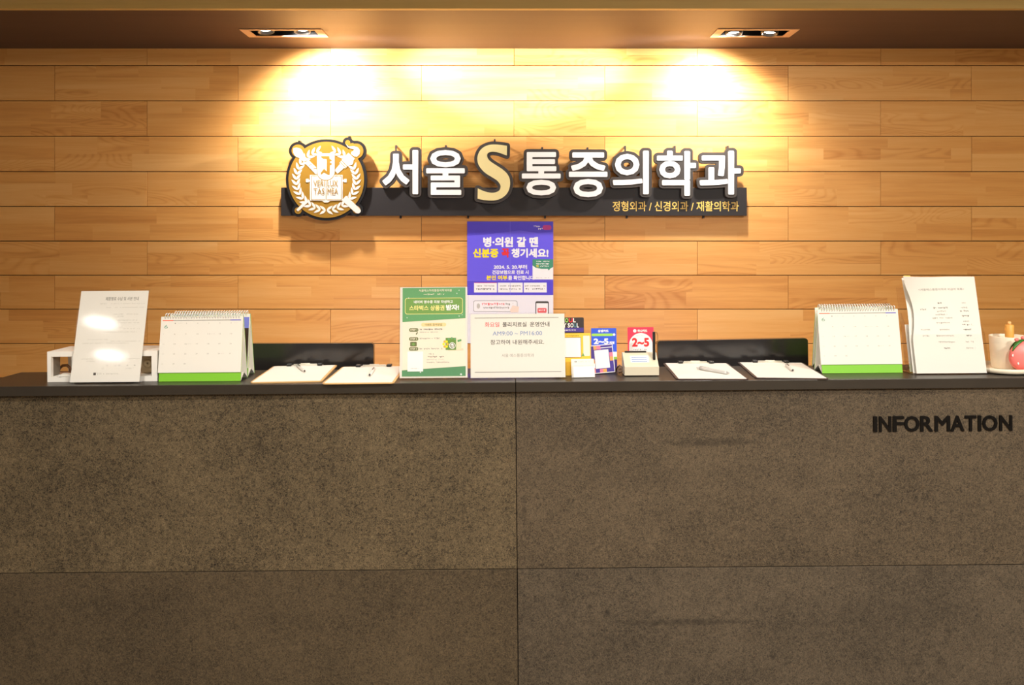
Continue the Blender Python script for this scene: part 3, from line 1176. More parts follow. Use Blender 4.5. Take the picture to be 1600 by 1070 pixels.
def draw_flyer(s):
    s.rect(626.5, 447.5, 729.5, 591, CREAMP)
    s.poly([(626.5, 447.5), (729.5, 447.5), (729.5, 497.5), (626.5, 503)], G1)
    s.poly([(626, 580.5), (729.5, 574.5), (729.5, 590.5), (626, 590.5)], G3)
    s.write('서울에스마취통증의학과의원', 653, 450, 707, 454, CREAMP, 0.01)
    s.marks(661, 457, 695, 459.6, CREAMP, 80, .85)
    s.round_rect(630.5, 464, 725, 490.5, 4, PALE); s.round_rect(631.3, 464.8, 724.2, 489.7, 3.6, G2)
    s.write('네이버 영수증 리뷰 작성하고', 645, 468, 709, 473, P_WHITE, 0.03)
    s.write('스타벅스 상품권', 637.5, 476, 695, 484.6, PALE, 0.03)
    s.write('받자!', 697.5, 475, 719, 484.6, P_WHITE, 0.05)
    for x, y, r in ((719, 452, 1.2), (715.5, 457, 1.2), (636.5, 464, 1.4), (719, 494, 1.4), (634, 496, 1.2), (724, 492, 1), (656, 583.5, 1.8), (722, 587.5, 2.4)):
        star4(s, x, y, r, P_WHITE)
    s.round_rect(657, 504.5, 698, 510.5, 3, mat('flyer_pill', (248, 218, 160), 0.5))
    s.write('이벤트 참여방법', 663, 505.6, 691, 509.4, OLIVE, 0.01)
    for i, y in enumerate((513, 527.5, 543.5)):
        s.round_rect(637.5, y, 652.5, y + 5.6, 2.4, OLIVE)
        s.write('STEP %d' % (i + 1), 639.5, y + 1.4, 650.5, y + 4.2, CREAMP, 0.02)
    s.marks(654.5, 513.6, 692, 516.4, INK, 91, .95); s.marks(654.5, 518.6, 686, 520.8, INKM, 92, .9)
    s.marks(654.5, 528.4, 688, 531, INKM, 93, .95); s.marks(654.5, 545, 692, 547.8, INKM, 94, .95)
    s.poly([(648, 522.5), (650.5, 519), (652, 520), (649.5, 523.8)], OLIVE)
    s.round_rect(639.2, 535, 650, 542.4, 1.4, OLIVE); s.disc(644.6, 538.8, 2.2, G2)
    # gift cards: a green one with a round white mark and a pale one behind
    s.round_rect(700, 546, 726, 549.5, 1.5, mat('flyer_shade', (236, 214, 186), 0.5))
    s.rect(711, 531, 722.5, 548, mat('flyer_palecard', (226, 226, 190), 0.5)); s.rect(697, 529, 714, 548.5, mat('flyer_card', (110, 150, 70), 0.5))
    s.disc(707.8, 541.5, 5.2, P_WHITE); s.disc(707.8, 541.5, 4.2, OLIVE)
    for a in (-2, 0, 2):
        s.rect(707.4 + a - .3, 538.4 + abs(a) * .4, 707.4 + a + .7, 545, P_WHITE)
    s.disc(707.8, 539.6, 1.5, P_WHITE)
    for k in range(6):
        s.disc(697 + 3.2 * math.cos(k * 1.05), 539 + 4.6 * math.sin(k * 1.05), 2.0, P_YEL if k % 2 else mat('flyer_gold', (226, 186, 80), 0.5))
    for x, y in ((702, 531), (707, 529.6), (712, 531), (718, 534), (721, 533)):
        s.disc(x, y, 1.8, G1)
    # blank white code panel
    s.rect(635, 550.5, 660.5, 582.5, P_WHITE)
    s.marks(640, 577, 654, 578.6, INKL, 95, .7)
    s.marks(668, 553.5, 678, 556, INKM, 96, .9); s.marks(668, 557.8, 696, 560.6, INK, 97, .95); s.marks(666, 562.6, 696, 565, INKL, 98, .9); s.marks(666, 567, 703, 569.4, INKM, 99, .9)


acrylic_stand('event_flyer_stand', 'green and cream event flyer standing upright in clear acrylic beside the wide notice', 622.5, 732.5, 593, 446.5, 0.10, draw_flyer)


def draw_hours(s):
    s.rect(740, 494.2, 876, 495.3, INKM); s.rect(740, 582.8, 879, 583.9, INKM)
    s.write('화요일', 756.5, 501.5, 780, 509.8, INKR, 0.012)
    s.write('물리치료실', 785, 501.5, 824, 509.8, INK, 0.012)
    s.write('운영안내', 829.5, 501.5, 861, 509.8, INK, 0.012)
    s.write('AM9:00 ~ PM16:00', 769, 516.8, 849, 523.6, INKB, 0.004)
    s.write('참고하여 내원해주세요.', 765.5, 530.6, 852, 538.6, INK, 0.008)
    s.write('서울 에스통증의학과', 783.5, 553.6, 835.5, 559.2, INKM, 0.0)


acrylic_stand('hours_notice_stand', 'wide white treatment hours notice in clear acrylic standing below the blue poster', 733.5, 885.5, 592.5, 488.5, 0.12, draw_hours)


# ------------------------------------------------------------------ desk calendars
def make_calendar(w, h, dep):
    """a folded green card tent with a paper pad on a white coil; local origin at the front base centre"""
    t = bpy.data.objects.new('desk_calendar', None)
    COL.objects.link(t)
    a = math.atan2(dep / 2, h)
    L_ = h / math.cos(a)
    Mf = Matrix.Rotation(-a, 4, 'X')
    Mb = Matrix.Translation((0, dep, 0)) @ Matrix.Rotation(a, 4, 'X')
    b = MB()
    b.box(-w / 2, w / 2, -0.0012, 0.0014, 0, L_, M_GREEN, Mf)
    b.box(-w / 2, w / 2, 0.0014, 0.0022, 0.001, L_ - 0.004, M_INNER, Mf)
    b.box(-w / 2, w / 2, -0.0014, 0.0012, 0, L_, M_GREEN, Mb)
    b.box(-w / 2, w / 2, -0.0022, -0.0014, 0.001, L_ - 0.004, M_INNER, Mb)
    # folded floor with a raised crease in the middle
    for y0, z0, y1, z1 in ((0.002, 0.0005, dep / 2, 0.022), (dep / 2, 0.022, dep - 0.002, 0.0005)):
        b.add([(-w / 2, y0, z0), (w / 2, y0, z0), (w / 2, y1, z1), (-w / 2, y1, z1), (-w / 2, y0, z0 + .0012), (w / 2, y0, z0 + .0012), (w / 2, y1, z1 + .0012), (-w / 2, y1, z1 + .0012)],
              [(0, 1, 2, 3), (4, 5, 6, 7), (0, 1, 5, 4), (2, 3, 7, 6), (1, 2, 6, 5), (0, 3, 7, 4)], M_INNER)
    o = b.build('card_tent', t)
    # page pad
    ph = L_ - 0.028
    s = Sheet((0, 0, 100, 84), w + 0.003, ph, M_PAPER, 0.003)
    s.rect(2, 5.2, 15, 6.6, mat('bar_red', (240, 96, 60), 0.6)); s.rect(15, 5.3, 84.5, 6.4, INKM); s.rect(84.5, 5.2, 97.5, 6.6, mat('bar_violet', (92, 88, 190), 0.6))
    s.write('6', 4.6, 12.5, 8.6, 17.8, mat('month_green', (90, 150, 130), 0.6), 0.0)
    day = 1
    for r in range(5):
        for c in range(7):
            if (r == 0 and c == 0) or day > 30:
                continue
            x, y = 3.5 + 13.6 * c, (9.4 if r == 0 else 8.8 + 14.8 * r + 2)
            s.write(str(day), x, y, x + (1.1 if day < 10 else 2.3), y + 1.7, INKL if c == 0 else INKM, 0.0)
            if c and (r * 7 + c) % 5 == 1:
                s.marks(x + 3.4, y + 0.3, x + 9, y + 1.4, INKL, r * 7 + c, .8)
            day += 1
    s.v = [Mf @ Vector((v.x - 0.0015, v.y - 0.004, v.z + 0.0275)) for v in s.v]
    s.build('page_pad', t, weld=False)
    b = MB()
    n = 29
    for k in range(n):
        x = -w / 2 + 0.012 + (w - 0.024) * k / (n - 1)
        pts = [(x + 0.0016 * math.sin(q), dep / 2 + 0.0085 * math.cos(q), h + 0.002 + 0.0085 * math.sin(q)) for q in [2 * math.pi * i / 12 for i in range(12)]]
        b.sweep(pts, 0.0014, M_COIL, 6, True)
    b.build('coil_binding', t)
    return t


def picture_page(cal_):
    """the photo side of a calendar page: violet sky over a dark wood with red leaves"""
    src = [c for c in cal_.children if c.name.startswith('page_pad')][0]
    a = math.atan2(0.032, 0.203)
    L_ = 0.203 / math.cos(a)
    Mf = Matrix.Rotation(-a, 4, 'X')
    w = src.dimensions.x
    rnd = random.Random(5)
    s = Sheet((0, 0, 100, 84), w, L_ - 0.028, M_PAPER, 0.003)
    s.rect(1, 5, 99, 22, mat('page_violet', (120, 124, 214), 0.5))
    s.rect(1, 22, 99, 83, mat('page_dark', (64, 40, 36), 0.5))
    for i in range(46):
        s.disc(rnd.uniform(4, 96), rnd.uniform(26, 80), rnd.uniform(1.2, 3.0), mat('page_leaf_%d' % (i % 3), ((170, 70, 40), (110, 60, 60), (150, 110, 60))[i % 3], 0.5))
    s.v = [Mf @ Vector((v.x - 0.0015, v.y - 0.004, v.z + 0.0275)) for v in s.v]
    tmp = s.build('picture_page', None, weld=False)
    src.data = tmp.data
    bpy.data.objects.remove(tmp)


def copy_tree(o):
    c = o.copy(); COL.objects.link(c)
    for ch in o.children:
        d = ch.copy(); COL.objects.link(d); d.parent = c
        for g in ch.children:
            e = g.copy(); COL.objects.link(e); e.parent = d
    return c


CG = 'desk calendars on the countertop'
pl = on_top(312, 596); pr = on_top(1347.5, 583)
cal = make_calendar(128 * pl.y / F, 0.203, 0.064)
spots = [((pl.x, pl.y, pl.z + 0.0008), 0.0, 'front green desk calendar beside the white desk organizer'),
         ((pl.x - 0.003, pl.y + 0.074, pl.z + 0.0008), 0.0, 'rear green desk calendar between the white organizer and left monitor'),
         ((pr.x, pr.y, pr.z + 0.0008), 0.0, 'front green desk calendar beside the tall brochure holder'),
         ((pr.x + 0.022, pr.y + 0.074, pr.z + 0.0008), 0.0, 'rear green desk calendar between the right monitor and brochure holder')]
for i, (loc, rz, lab) in enumerate(spots):
    o = cal if i == 0 else copy_tree(cal)
    o.location = loc
    o.rotation_euler = (0, -TILT, rz)
    if i == 1:
        picture_page(o)
    tag(o, lab, 'calendar', CG)


# ------------------------------------------------------------------ clipboards
def make_clipboard(board):
    t = bpy.data.objects.new('clipboard', None)
    COL.objects.link(t)
    w, l = 0.222, 0.305
    b = MB()
    r = 0.012
    lp = []
    for cx, cy, a0 in ((w / 2 - r, r, -90), (w / 2 - r, l - r, 0), (-w / 2 + r, l - r, 90), (-w / 2 + r, r, 180)):
        for k in range(5):
            a = math.radians(a0 + 22.5 * k)
            lp.append((cx + r * math.cos(a), cy + r * math.sin(a)))
    FL = Matrix(((1, 0, 0, 0), (0, 0, 1, 0), (0, 1, 0, 0), (0, 0, 0, 1)))
    b.prism([[lp]], 0.0, 0.0035, board, FL)
    b.build('board', t)
    b = MB()
    b.box(-0.104, 0.104, 0.004, 0.293, 0.0036, 0.0048, M_PAPER)
    for i, y in enumerate((0.262, 0.246, 0.228)):
        b.box(-0.085, 0.085, y, y + 0.0006, 0.0048, 0.00485, INKL)
    b.build('paper_pad', t)
    b = MB()
    # low sprung metal clip at the far edge
    b.box(-0.062, 0.062, 0.286, 0.304, 0.0049, 0.0064, M_CLIPM)
    b.sweep([(-0.040, 0.301, 0.0078), (0.040, 0.301, 0.0078)], 0.0026, M_CLIPM, 10)
    b.box(-0.016, 0.016, 0.300, 0.3015, 0.0095, 0.0125, M_CLIPM)
    c = b.build('clip', t)
    for s_ in (-1, 1):
        b = MB()
        b.box(s_ * 0.053 - 0.0085, s_ * 0.053 + 0.0085, 0.282, 0.306, 0.0050, 0.0125, M_BLACK)
        o = b.build('rubber_grip', c, 0.002)
        o['label'] = 'black rubber grip'
    return t


def place_clip(o, fl, fr, bl, label, dz=0.0):
    A, B = on_top(*fl), on_top(*fr)
    C_ = on_top(*bl)
    m = (A + B) / 2
    v = C_ - A
    rz = -math.atan2(v.x, v.y)
    o.location = (m.x, m.y, ztop(m.x) + 0.0006 + dz)
    o.rotation_euler = (0, -TILT, rz)
    tag(o, label, 'clipboard', 'clipboards along the countertop edge')
    return o, m, rz


cb1 = make_clipboard(M_BOARD)
CLIPS = []
CLIPS.append(place_clip(cb1, (392, 598.5), (502, 598), (431, 571.5), 'pale wooden clipboard beside the green calendars, partly under its neighbour'))
CLIPS.append(place_clip(copy_tree(cb1), (502, 600.5), (617, 600), (534.5, 574.3), 'pale wooden clipboard overhanging the edge beside the green event flyer', 0.0))
cb2 = make_clipboard(M_DBOARD)
CLIPS.append(place_clip(cb2, (1053, 594.5), (1174, 593.6), (1032, 568.5), 'dark brown clipboard with a silver pen beside the card reader'))
CLIPS.append(place_clip(copy_tree(cb2), (1182, 593.5), (1293, 592), (1153, 568), 'dark brown clipboard with a short black pen beside the green calendar'))


def pen(label, p0, p1, z, body, tip, r=0.0048, grip=True):
    """a ballpoint lying between two points of the photo on top of a clipboard"""
    A, B = on_top(*p0), on_top(*p1)
    A.z, B.z = ztop(A.x) + z, ztop(B.x) + z
    L_ = (B - A).length
    t = thing('pen', label, 'pen', A, 0, 'pens lying on the clipboards', False)
    t.rotation_euler = (B - A).to_track_quat('X', 'Z').to_euler()
    b = MB()
    b.sweep([(0.012, 0, 0), (0.02, 0, 0), (L_ * 0.75, 0, 0), (L_ - 0.012, 0, 0)], [r * .75, r, r, r * .95], body, 12)
    b.build('barrel', t)
    b = MB()
    b.sweep([(0.0, 0, 0), (0.002, 0, 0), (0.0118, 0, 0)], [0.0006, 0.001, r * .74], tip, 10)
    b.build('pen_tip', t)
    b = MB()
    b.box(L_ * 0.62, L_ - 0.014, -0.0016, 0.0016, r * 0.9, r * 0.9 + 0.0018, tip)
    b.sweep([(L_ - 0.0118, 0, 0), (L_ - 0.003, 0, 0), (L_, 0, 0)], [r * .9, r * .55, r * .5], tip, 10)
    b.build('pocket_clip', t)
    return t


M_PENW = mat('pen_white', (238, 236, 230), 0.25)
M_PENS = mat('pen_silver', (206, 206, 204), 0.3, metal=0.15)
M_PENG = mat('pen_dark', (52, 44, 40), 0.3)
PZ = 0.0102
pen('white pen with dark clip lying on the pale clipboard nearest the calendars', (477, 585), (464, 575), PZ, M_PENW, M_PENG)
pen('white pen with dark clip lying on the pale clipboard beside the green flyer', (577, 591.5), (585, 580), PZ, M_PENW, M_PENG)
pen('long silver pen lying across the dark clipboard beside the card reader', (1141, 588.5), (1089, 579.5), PZ + 0.0012, M_PENS, M_PENS, 0.0060)
pen('short white pen with black clip on the clipboard beside the right calendar', (1240, 584), (1228, 574.5), PZ, M_PENW, M_PENG)


# ------------------------------------------------------------------ monitors behind the counter
def monitor(label, xr_px, ytop_px, roll):
    d = 2.70
    x1 = (xr_px - 800) * d / F
    w, h = 0.538, 0.325
    zt = CZ - (ytop_px - HY) * d / F
    zd = 0.7405
    cx = x1 - w / 2
    t = thing('computer_monitor', label, 'monitor', (cx, d + 0.06, zd + TILT * cx), 0, 'monitors behind the counter', False)
    Z0 = zt - h - (zd + TILT * cx)
    b = MB()
    r = 0.010
    lp = []
    for ccx, ccz, a0 in ((w / 2 - r, Z0 + r, -90), (w / 2 - r, Z0 + h - r, 0), (-w / 2 + r, Z0 + h - r, 90), (-w / 2 + r, Z0 + r, 180)):
        for k in range(5):
            a = math.radians(a0 + 22.5 * k)
            lp.append((ccx + r * math.cos(a), ccz + r * math.sin(a)))
    M = Matrix.Translation((0, 0, Z0 + h)) @ Matrix.Rotation(roll, 4, 'Y') @ Matrix.Translation((0, 0, -Z0 - h))
    b.prism([[lp]], -0.060, -0.036, M_GLOSSB, M)
    shell = b.build('back_shell', t, 0.002)
    b = MB()
    b.box(-w / 2 + 0.012, w / 2 - 0.012, -0.0359, -0.0350, Z0 + 0.018, Z0 + h - 0.012, mat('screen_glow', (235, 226, 255), 0.4, emit=5.0, var=0.0), M)
    b.build('screen', t)
    b = MB()
    b.box(-0.03, 0.03, -0.030, -0.012, 0.012, Z0 + 0.12, M_BLACK)
    b.box(-0.03, 0.03, -0.035, -0.030, Z0 + 0.05, Z0 + 0.12, M_BLACK)
    b.build('neck', t, 0.003)
    b = MB()
    b.box(-0.12, 0.12, -0.11, 0.09, 0.0, 0.012, M_BLACK)
    b.build('stand_base', t, 0.003)
    return t


monitor('black monitor back rising behind the two pale clipboards', 583.5, 536.5, -0.004)
monitor('black monitor back rising behind the two dark clipboards', 1262.5, 530.5, -0.018)


# ------------------------------------------------------------------ white desk organizer on the left
po = on_top(160, 596.5)
ow, oh, od = 172 * po.y / F, 47.5 * po.y / F, 0.125
org = thing('desk_organizer', 'low white open desk organizer box behind the leaning white notice', 'organizer', (po.x, po.y, po.z + 0.0006))
ko = po.y / F
b = MB()
th = 8 * ko
b.box(-ow / 2, ow / 2, 0, od, oh - th, oh, M_WHITEP)
b.box(-ow / 2, ow / 2, 0, od, 0, th, M_WHITEP)
cub = [(-ow / 2, (80 - 160) * ko), ((112 - 160) * ko, (118 - 160) * ko), ((204 - 160) * ko, (210 - 160) * ko), ((237 - 160) * ko, ow / 2)]
for a, c in cub:
    b.box(a, c, 0, 0.012, th, oh - th, M_WHITEP)
for a, c in (cub[0], cub[3]):
    b.box(a, c, od - 0.012, od, th, oh - th, M_WHITEP)
b.build('shell', org)
b = MB(); b.box(cub[0][1] - 0.002, cub[0][1] - 0.0005, 0.013, 0.05, th, oh - th - 0.001, mat('divider_grey', (120, 112, 100), 0.5)); b.build('divider', org)
# tape roll in the far cubby, stamp and slip in the near one
tp = Vector(((232 - 800) * (po.y + 0.06) / F, po.y + 0.06, po.z + 0.0006 + th + TILT * (225 - 160) * ko))
tr_ = thing('tape_roll', 'beige tape roll standing inside the white organizer beside the calendar', 'tape', tp)
RM = Matrix.Translation((0, 0, 0.0318)) @ Matrix.Rotation(math.radians(90), 4, 'X')
b = MB(); b.lathe([(0.012, -0.009), (0.031, -0.009), (0.0312, 0.009), (0.012, 0.009), (0.012, -0.009)], mat('tape_beige', (206, 184, 146), 0.5), 36, RM); b.build('tape', tr_)
b = MB(); b.lathe([(0.004, -0.010), (0.0118, -0.010), (0.0118, 0.010), (0.004, 0.010), (0.004, -0.010)], mat('tape_core', (222, 200, 160), 0.6), 24, RM); b.build('core', tr_)
sp = Vector(((101 - 800) * (po.y + 0.06) / F, po.y + 0.06, po.z + 0.0006 + th + TILT * (99 - 160) * ko))
st_ = thing('tape_holder', 'small brown arched holder inside the white organizer, farthest from the calendars', 'holder', sp)
b = MB()
M_BRN = mat('holder_brown', (120, 78, 40), 0.4)
b.sweep([(-0.020, 0, 0.006), (-0.016, 0, 0.018), (-0.006, 0, 0.026), (0.008, 0, 0.027), (0.017, 0, 0.019), (0.020, 0, 0.006)], 0.0045, M_BRN, 10)
b.build('arch', st_)
b = MB(); b.box(-0.022, 0.022, -0.014, 0.014, 0.0, 0.006, mat('holder_base', (150, 112, 84), 0.5)); b.build('base', st_, 0.001)
sl = MB(); sl.box(-0.018, 0.020, -0.020, 0.018, 0, 0.006, M_PAPER)
o = sl.build('note_pad', None, 0.0008)
o.location = Vector((po.x + (99 - 160) * ko, po.y + 0.020, po.z + 0.0009 + th + TILT * (98 - 160) * ko))
o.rotation_euler = (0, -TILT, 0.2)
tag(o, 'small white note pad lying inside the white organizer', 'note pad')


# ------------------------------------------------------------------ cards and card reader in the middle
def card(name, label, corners, paper, lean, rect, draw, rz=0.0, roll=0.0, corner=0.002, back=0.0, group=None, yb=None, t_=0.0012):
    """stiff card propped on a small strut; corners = left, right, base row, top row in photo pixels"""
    xl, xr, base, tp_ = corners
    p = on_top((xl + xr) / 2, yb or base)
    p.z += 0.0006
    w = (xr - xl) * p.y / F
    h = fit_h(p.y, tp_, p.z, lean)
    t = thing(name, label, 'card', p, rz, group)
    if roll:
        p.z += abs(math.sin(roll)) * w / 2
        t.location = p
    s = Sheet(rect, w, h, paper, t_, corner)
    draw(s)
    R = Matrix.Rotation(-lean, 4, 'X') @ Matrix.Rotation(roll, 4, 'Y')
    s.v = [R @ v for v in s.v]
    s.build('face_card', t, weld=False)
    b = MB()
    foot = h * 0.55
    # folded strut behind the card
    y0, z0 = math.sin(lean) * foot * 0.9 + t_ + 0.0008, math.cos(lean) * foot * 0.9
    yf = y0 + 0.035
    b.add([(-w * .16, y0, z0), (w * .16, y0, z0), (w * .2, yf, 0.0), (-w * .2, yf, 0.0), (-w * .16, y0 + .001, z0), (w * .16, y0 + .001, z0), (w * .2, yf + .001, 0.0), (-w * .2, yf + .001, 0.0)],
          [(0, 1, 2, 3), (4, 5, 6, 7), (0, 1, 5, 4), (2, 3, 7, 6), (1, 2, 6, 5), (0, 3, 7, 4)], M_INNER)
    b.build('strut', t)
    return t


CARDY = mat('card_yellow', (250, 200, 66), 0.45)
CARDK = mat('card_charcoal', (62, 54, 54), 0.4)
CARDP = mat('card_purple', (78, 62, 150), 0.4)
CARDB = mat('card_blue', (52, 92, 226), 0.4)
LIME = mat('card_lime', (160, 220, 90), 0.4)
CARDR = mat('card_red', (240, 62, 92), 0.4)
PINK = mat('card_pink', (240, 130, 160), 0.4)
ORNG = mat('card_orange', (250, 170, 96), 0.4)
TEAL = mat('card_teal', (80, 140, 160), 0.4)


def d_seoul(s):
    s.rect(866, 513, 913, 520, CARDP)
    cols = [P_WHITE, LIME, P_WHITE, P_RED, P_WHITE]
    xs_ = [872, 878.2, 883.8, 889.6, 896.4, 901.2]
    for ch, a, c, m in zip('SEOUL', xs_, xs_[1:], (P_WHITE, P_WHITE, LIME, P_RED, P_WHITE)):
        s.write(ch, a + .3, 497, c - .4, 504, m, 0.03)
    for ch, a, c, m in zip('MYSOUL', (874, 880.4, 888, 892.4, 897.4, 902.6), (879.8, 886, 891.8, 897, 902.2, 905.4), (P_WHITE, P_WHITE, ORNG, P_WHITE, TEAL, P_WHITE)):
        s.write(ch, a, 505.5, c, 512.6, m if ch != 'S' else P_WHITE, 0.03)
    s.marks(882, 515.6, 901, 518.4, P_WHITE, 110, 1)


def d_yellow(s):
    s.marks(886, 523.6, 906, 525.8, mat('print_brown', (120, 88, 30), 0.5), 111, 1)
    s.rect(880, 527.2, 908.8, 559.4, P_BLK); s.rect(880.6, 527.8, 908.2, 558.8, P_WHITE)
    s.round_rect(912.2, 524.5, 922.5, 557, 1.5, mat('print_cream', (252, 232, 214), 0.5)); s.marks(914.2, 523, 921, 525, ORNG, 112, 1)
    s.poly([(909, 557.5), (911.5, 551), (914, 557.5)], G2)


def d_blue(s):
    s.write('삼성카드', 935, 514.6, 951.5, 518.8, P_WHITE, 0.05)
    s.round_rect(925.2, 520.6, 958, 524.6, 1.6, LIME); s.disc(959.8, 522.4, 1.9, P_WHITE)
    s.write('2~5', 928, 528, 951, 536.8, P_WHITE, 0.05); s.write('개월', 951.8, 532.6, 960, 536.8, P_WHITE, 0.04)
    s.rect(955, 548.5, 963.4, 556, P_WHITE); s.rect(955, 556, 963.4, 560, LIME); s.rect(955, 560, 963.4, 577, CARDP)


def d_purple(s):
    s.rect(921.6, 541, 957, 583, CARDP)
    s.rect(927.5, 541, 932, 547, ORNG); s.rect(932, 541, 938.6, 547, PINK)
    s.rect(938.6, 544.3, 957, 545.4, P_WHITE)
    s.rect(921.6, 562, 927.4, 568, ORNG); s.rect(921.6, 568, 927.4, 575, P_WHITE); s.rect(921.6, 575, 927.4, 583, mat('card_rose', (236, 150, 150), .4))
    s.rect(951.6, 553, 957, 559.5, PINK); s.rect(951.6, 559.5, 957, 566, ORNG)
    s.rect(934, 577.5, 939, 583, PINK); s.rect(939, 577.5, 945, 583, ORNG)
    s.rect(928, 548, 950.6, 576.5, P_WHITE)


def d_red(s):
    s.disc(992.8, 516.6, 2.7, P_WHITE)
    s.write('하나카드', 997, 514.4, 1012.4, 518.8, P_WHITE, 0.05)
    s.poly([(1002 + 18.4 * math.cos(math.radians(a)), 539 - 19 * math.sin(math.radians(a))) for a in range(0, 181, 10)] + [(983.6, 560), (1020.4, 560)], P_WHITE)
    s.write('2~5', 988, 527.6, 1015, 541.8, P_RED, 0.05)
    s.marks(994.5, 523.5, 1008, 525, INKL, 120, .8)
    s.marks(990, 544.6, 1013, 547.6, INKM, 121, .8); s.marks(992, 548.8, 1012, 550.2, INKL, 122, .8)


card('slogan_card', 'charcoal card with multicoloured slogan letters behind the yellow card', (868, 913.5, 586.2, 496), CARDK, 0.08, (868, 496, 913.5, 586), d_seoul, 0, 0.0, 0.004, yb=581.3)
card('payment_card', 'yellow card with a blank white panel standing behind the small white leaflet', (876, 924, 588, 520.5), CARDY, 0.10, (876, 520.5, 924, 588), d_yellow, yb=586.8)
card('instalment_card', 'blue card with a lime stripe standing behind the purple bordered card', (925, 964.5, 581, 512.5), CARDB, 0.12, (924.6, 512.4, 963.4, 577), d_blue, yb=579.5)
card('code_card', 'tilted purple and orange bordered card leaning before the blue card', (924.5, 961.5, 584.5, 540), P_WHITE, 0.10, (920.5, 540, 958, 584), d_purple, 0, -0.085, 0.0015, yb=584.5)
card('promotion_card', 'red card with a white arch standing behind the cream card reader', (981.6, 1022.5, 580, 511.2), CARDR, 0.06, (981.5, 511, 1022.3, 578), d_red, yb=578)

# small white leaflet holder in front of the yellow card
p = on_top(912, 590)
lh = thing('leaflet_holder', 'small white leaflet pocket standing in front of the yellow card', 'holder', (p.x, p.y, p.z + 0.0006), 0.06)
kx = p.y / F
b = MB()
Lm = Matrix.Rotation(-0.28, 4, 'X')
b.box(-18.5 * kx, 17.5 * kx, 0.003, 0.0045, 0.0, 29 * kx, M_PAPER, Lm)
b.build('back_card', lh)
s = Sheet((0, 0, 36, 15), 36 * kx, 10.5 * kx, M_PAPER, 0.0008)
s.disc(7, 6, 1.8, INK); s.disc(7, 6, 1.0, M_PAPER); s.marks(11, 4.5, 29, 7.5, INKL, 130, .9)
s.v = [Lm @ Vector((v.x - 0.001, v.y + 0.0018, v.z + 18.5 * kx)) for v in s.v]
s.build('header_strip', lh, weld=False)
b = MB()
b.box(-16 * kx, 17.5 * kx, -0.0030, -0.0018, 0.0, 17 * kx, M_WHITEP, Lm)
b.box(-16 * kx, 17.5 * kx, -0.0030, 0.0030, 0.0, 0.0012, M_WHITEP, Lm)
b.box(-18.6 * kx, -16 * kx, -0.004, 0.004, 0.0, 5.5 * kx, M_ACRYL2, Lm)
b.build('pocket', lh)

# cream card reader
p = on_top(1003, 588)
kr = p.y / F
cr = thing('card_reader', 'cream card reader with a black swipe bar in front of the red card', 'card reader', (p.x, p.y, p.z + 0.0006))
w2 = 27 * kr
hh = 21 * kr
b = MB()
# lower body with a raked upper face: profile in y-z, extruded in x
prof = [(0.002, 0.002), (0.060, 0.002), (0.060, 33.5 * kr), (0.045, 33.5 * kr), (0.006, 16 * kr), (0.0, 15 * kr)]
v = [(-w2, y, z) for y, z in prof] + [(w2, y, z) for y, z in prof]
n = len(prof)
b.add(v, [tuple(range(n)), tuple(range(n, 2 * n))] + [(i, (i + 1) % n, (i + 1) % n + n, i + n) for i in range(n)], M_CREAM)
for X_ in (-w2 * .7, w2 * .7):
    b.box(X_ - .008, X_ + .008, .01, .05, 0, .0022, M_BLACK)
body = b.build('body', cr, 0.004, 3)
b = MB()
b.box(-23 * kr, 11 * kr, 0.046, 0.054, 33.4 * kr, 36 * kr, M_BLACK); b.build('receipt_slot', cr, 0.0008)
b = MB()
rk = math.atan2(17.5 * kr, 0.039)
Mr = Matrix.Translation((0, 0.006, 16 * kr)) @ Matrix.Rotation(rk, 4, 'X')
b.box(-16 * kr, 13 * kr, 0.012, 0.040, 0.0002, 0.0009, mat('reader_label', (226, 232, 246), 0.4), Mr)
for i in range(3):
    b.box(-14 * kr, 10 * kr, 0.016 + 0.008 * i, 0.018 + 0.008 * i, 0.0009, 0.0011, INKB, Mr)
b.build('label_plate', cr)
b = MB()
b.box(19.5 * kr, 23.2 * kr, 0.018, 0.030, 24 * kr, 68 * kr, M_BLACK)
b.build('swipe_bar', cr, 0.001)
b = MB()
b.sweep([(23.2 * kr, 0.024, 67 * kr), (26 * kr, 0.026, 67 * kr), (28 * kr, 0.028, 62 * kr), (28 * kr, 0.028, 56 * kr), (25.5 * kr, 0.026, 52 * kr), (23.2 * kr, 0.024, 51 * kr)], 0.0007, M_BLACK, 6)
b.build('wire_loop', cr)
b = MB()
cab = [(-27 * kr, 0.05, 8 * kr), (-32 * kr, 0.055, 7 * kr), (-34 * kr, 0.05, 4 * kr), (-33 * kr, 0.035, 3 * kr), (-29 * kr, 0.03, 5 * kr), (-28.4 * kr, 0.04, 11 * kr), (-31 * kr, 0.052, 13 * kr), (-35 * kr, 0.06, 9 * kr), (-34.5 * kr, 0.085, 2.2 * kr), (-33 * kr, 0.13, 1.6 * kr), (-32 * kr, 0.175, 1.6 * kr)]
b.sweep(smooth_loop([(a, c) for a, c, _ in cab], {0, len(cab) - 1}, 1) and cab, 0.0026, mat('cable_grey', (120, 100, 86), 0.5), 8)
b.build('cable', cr)


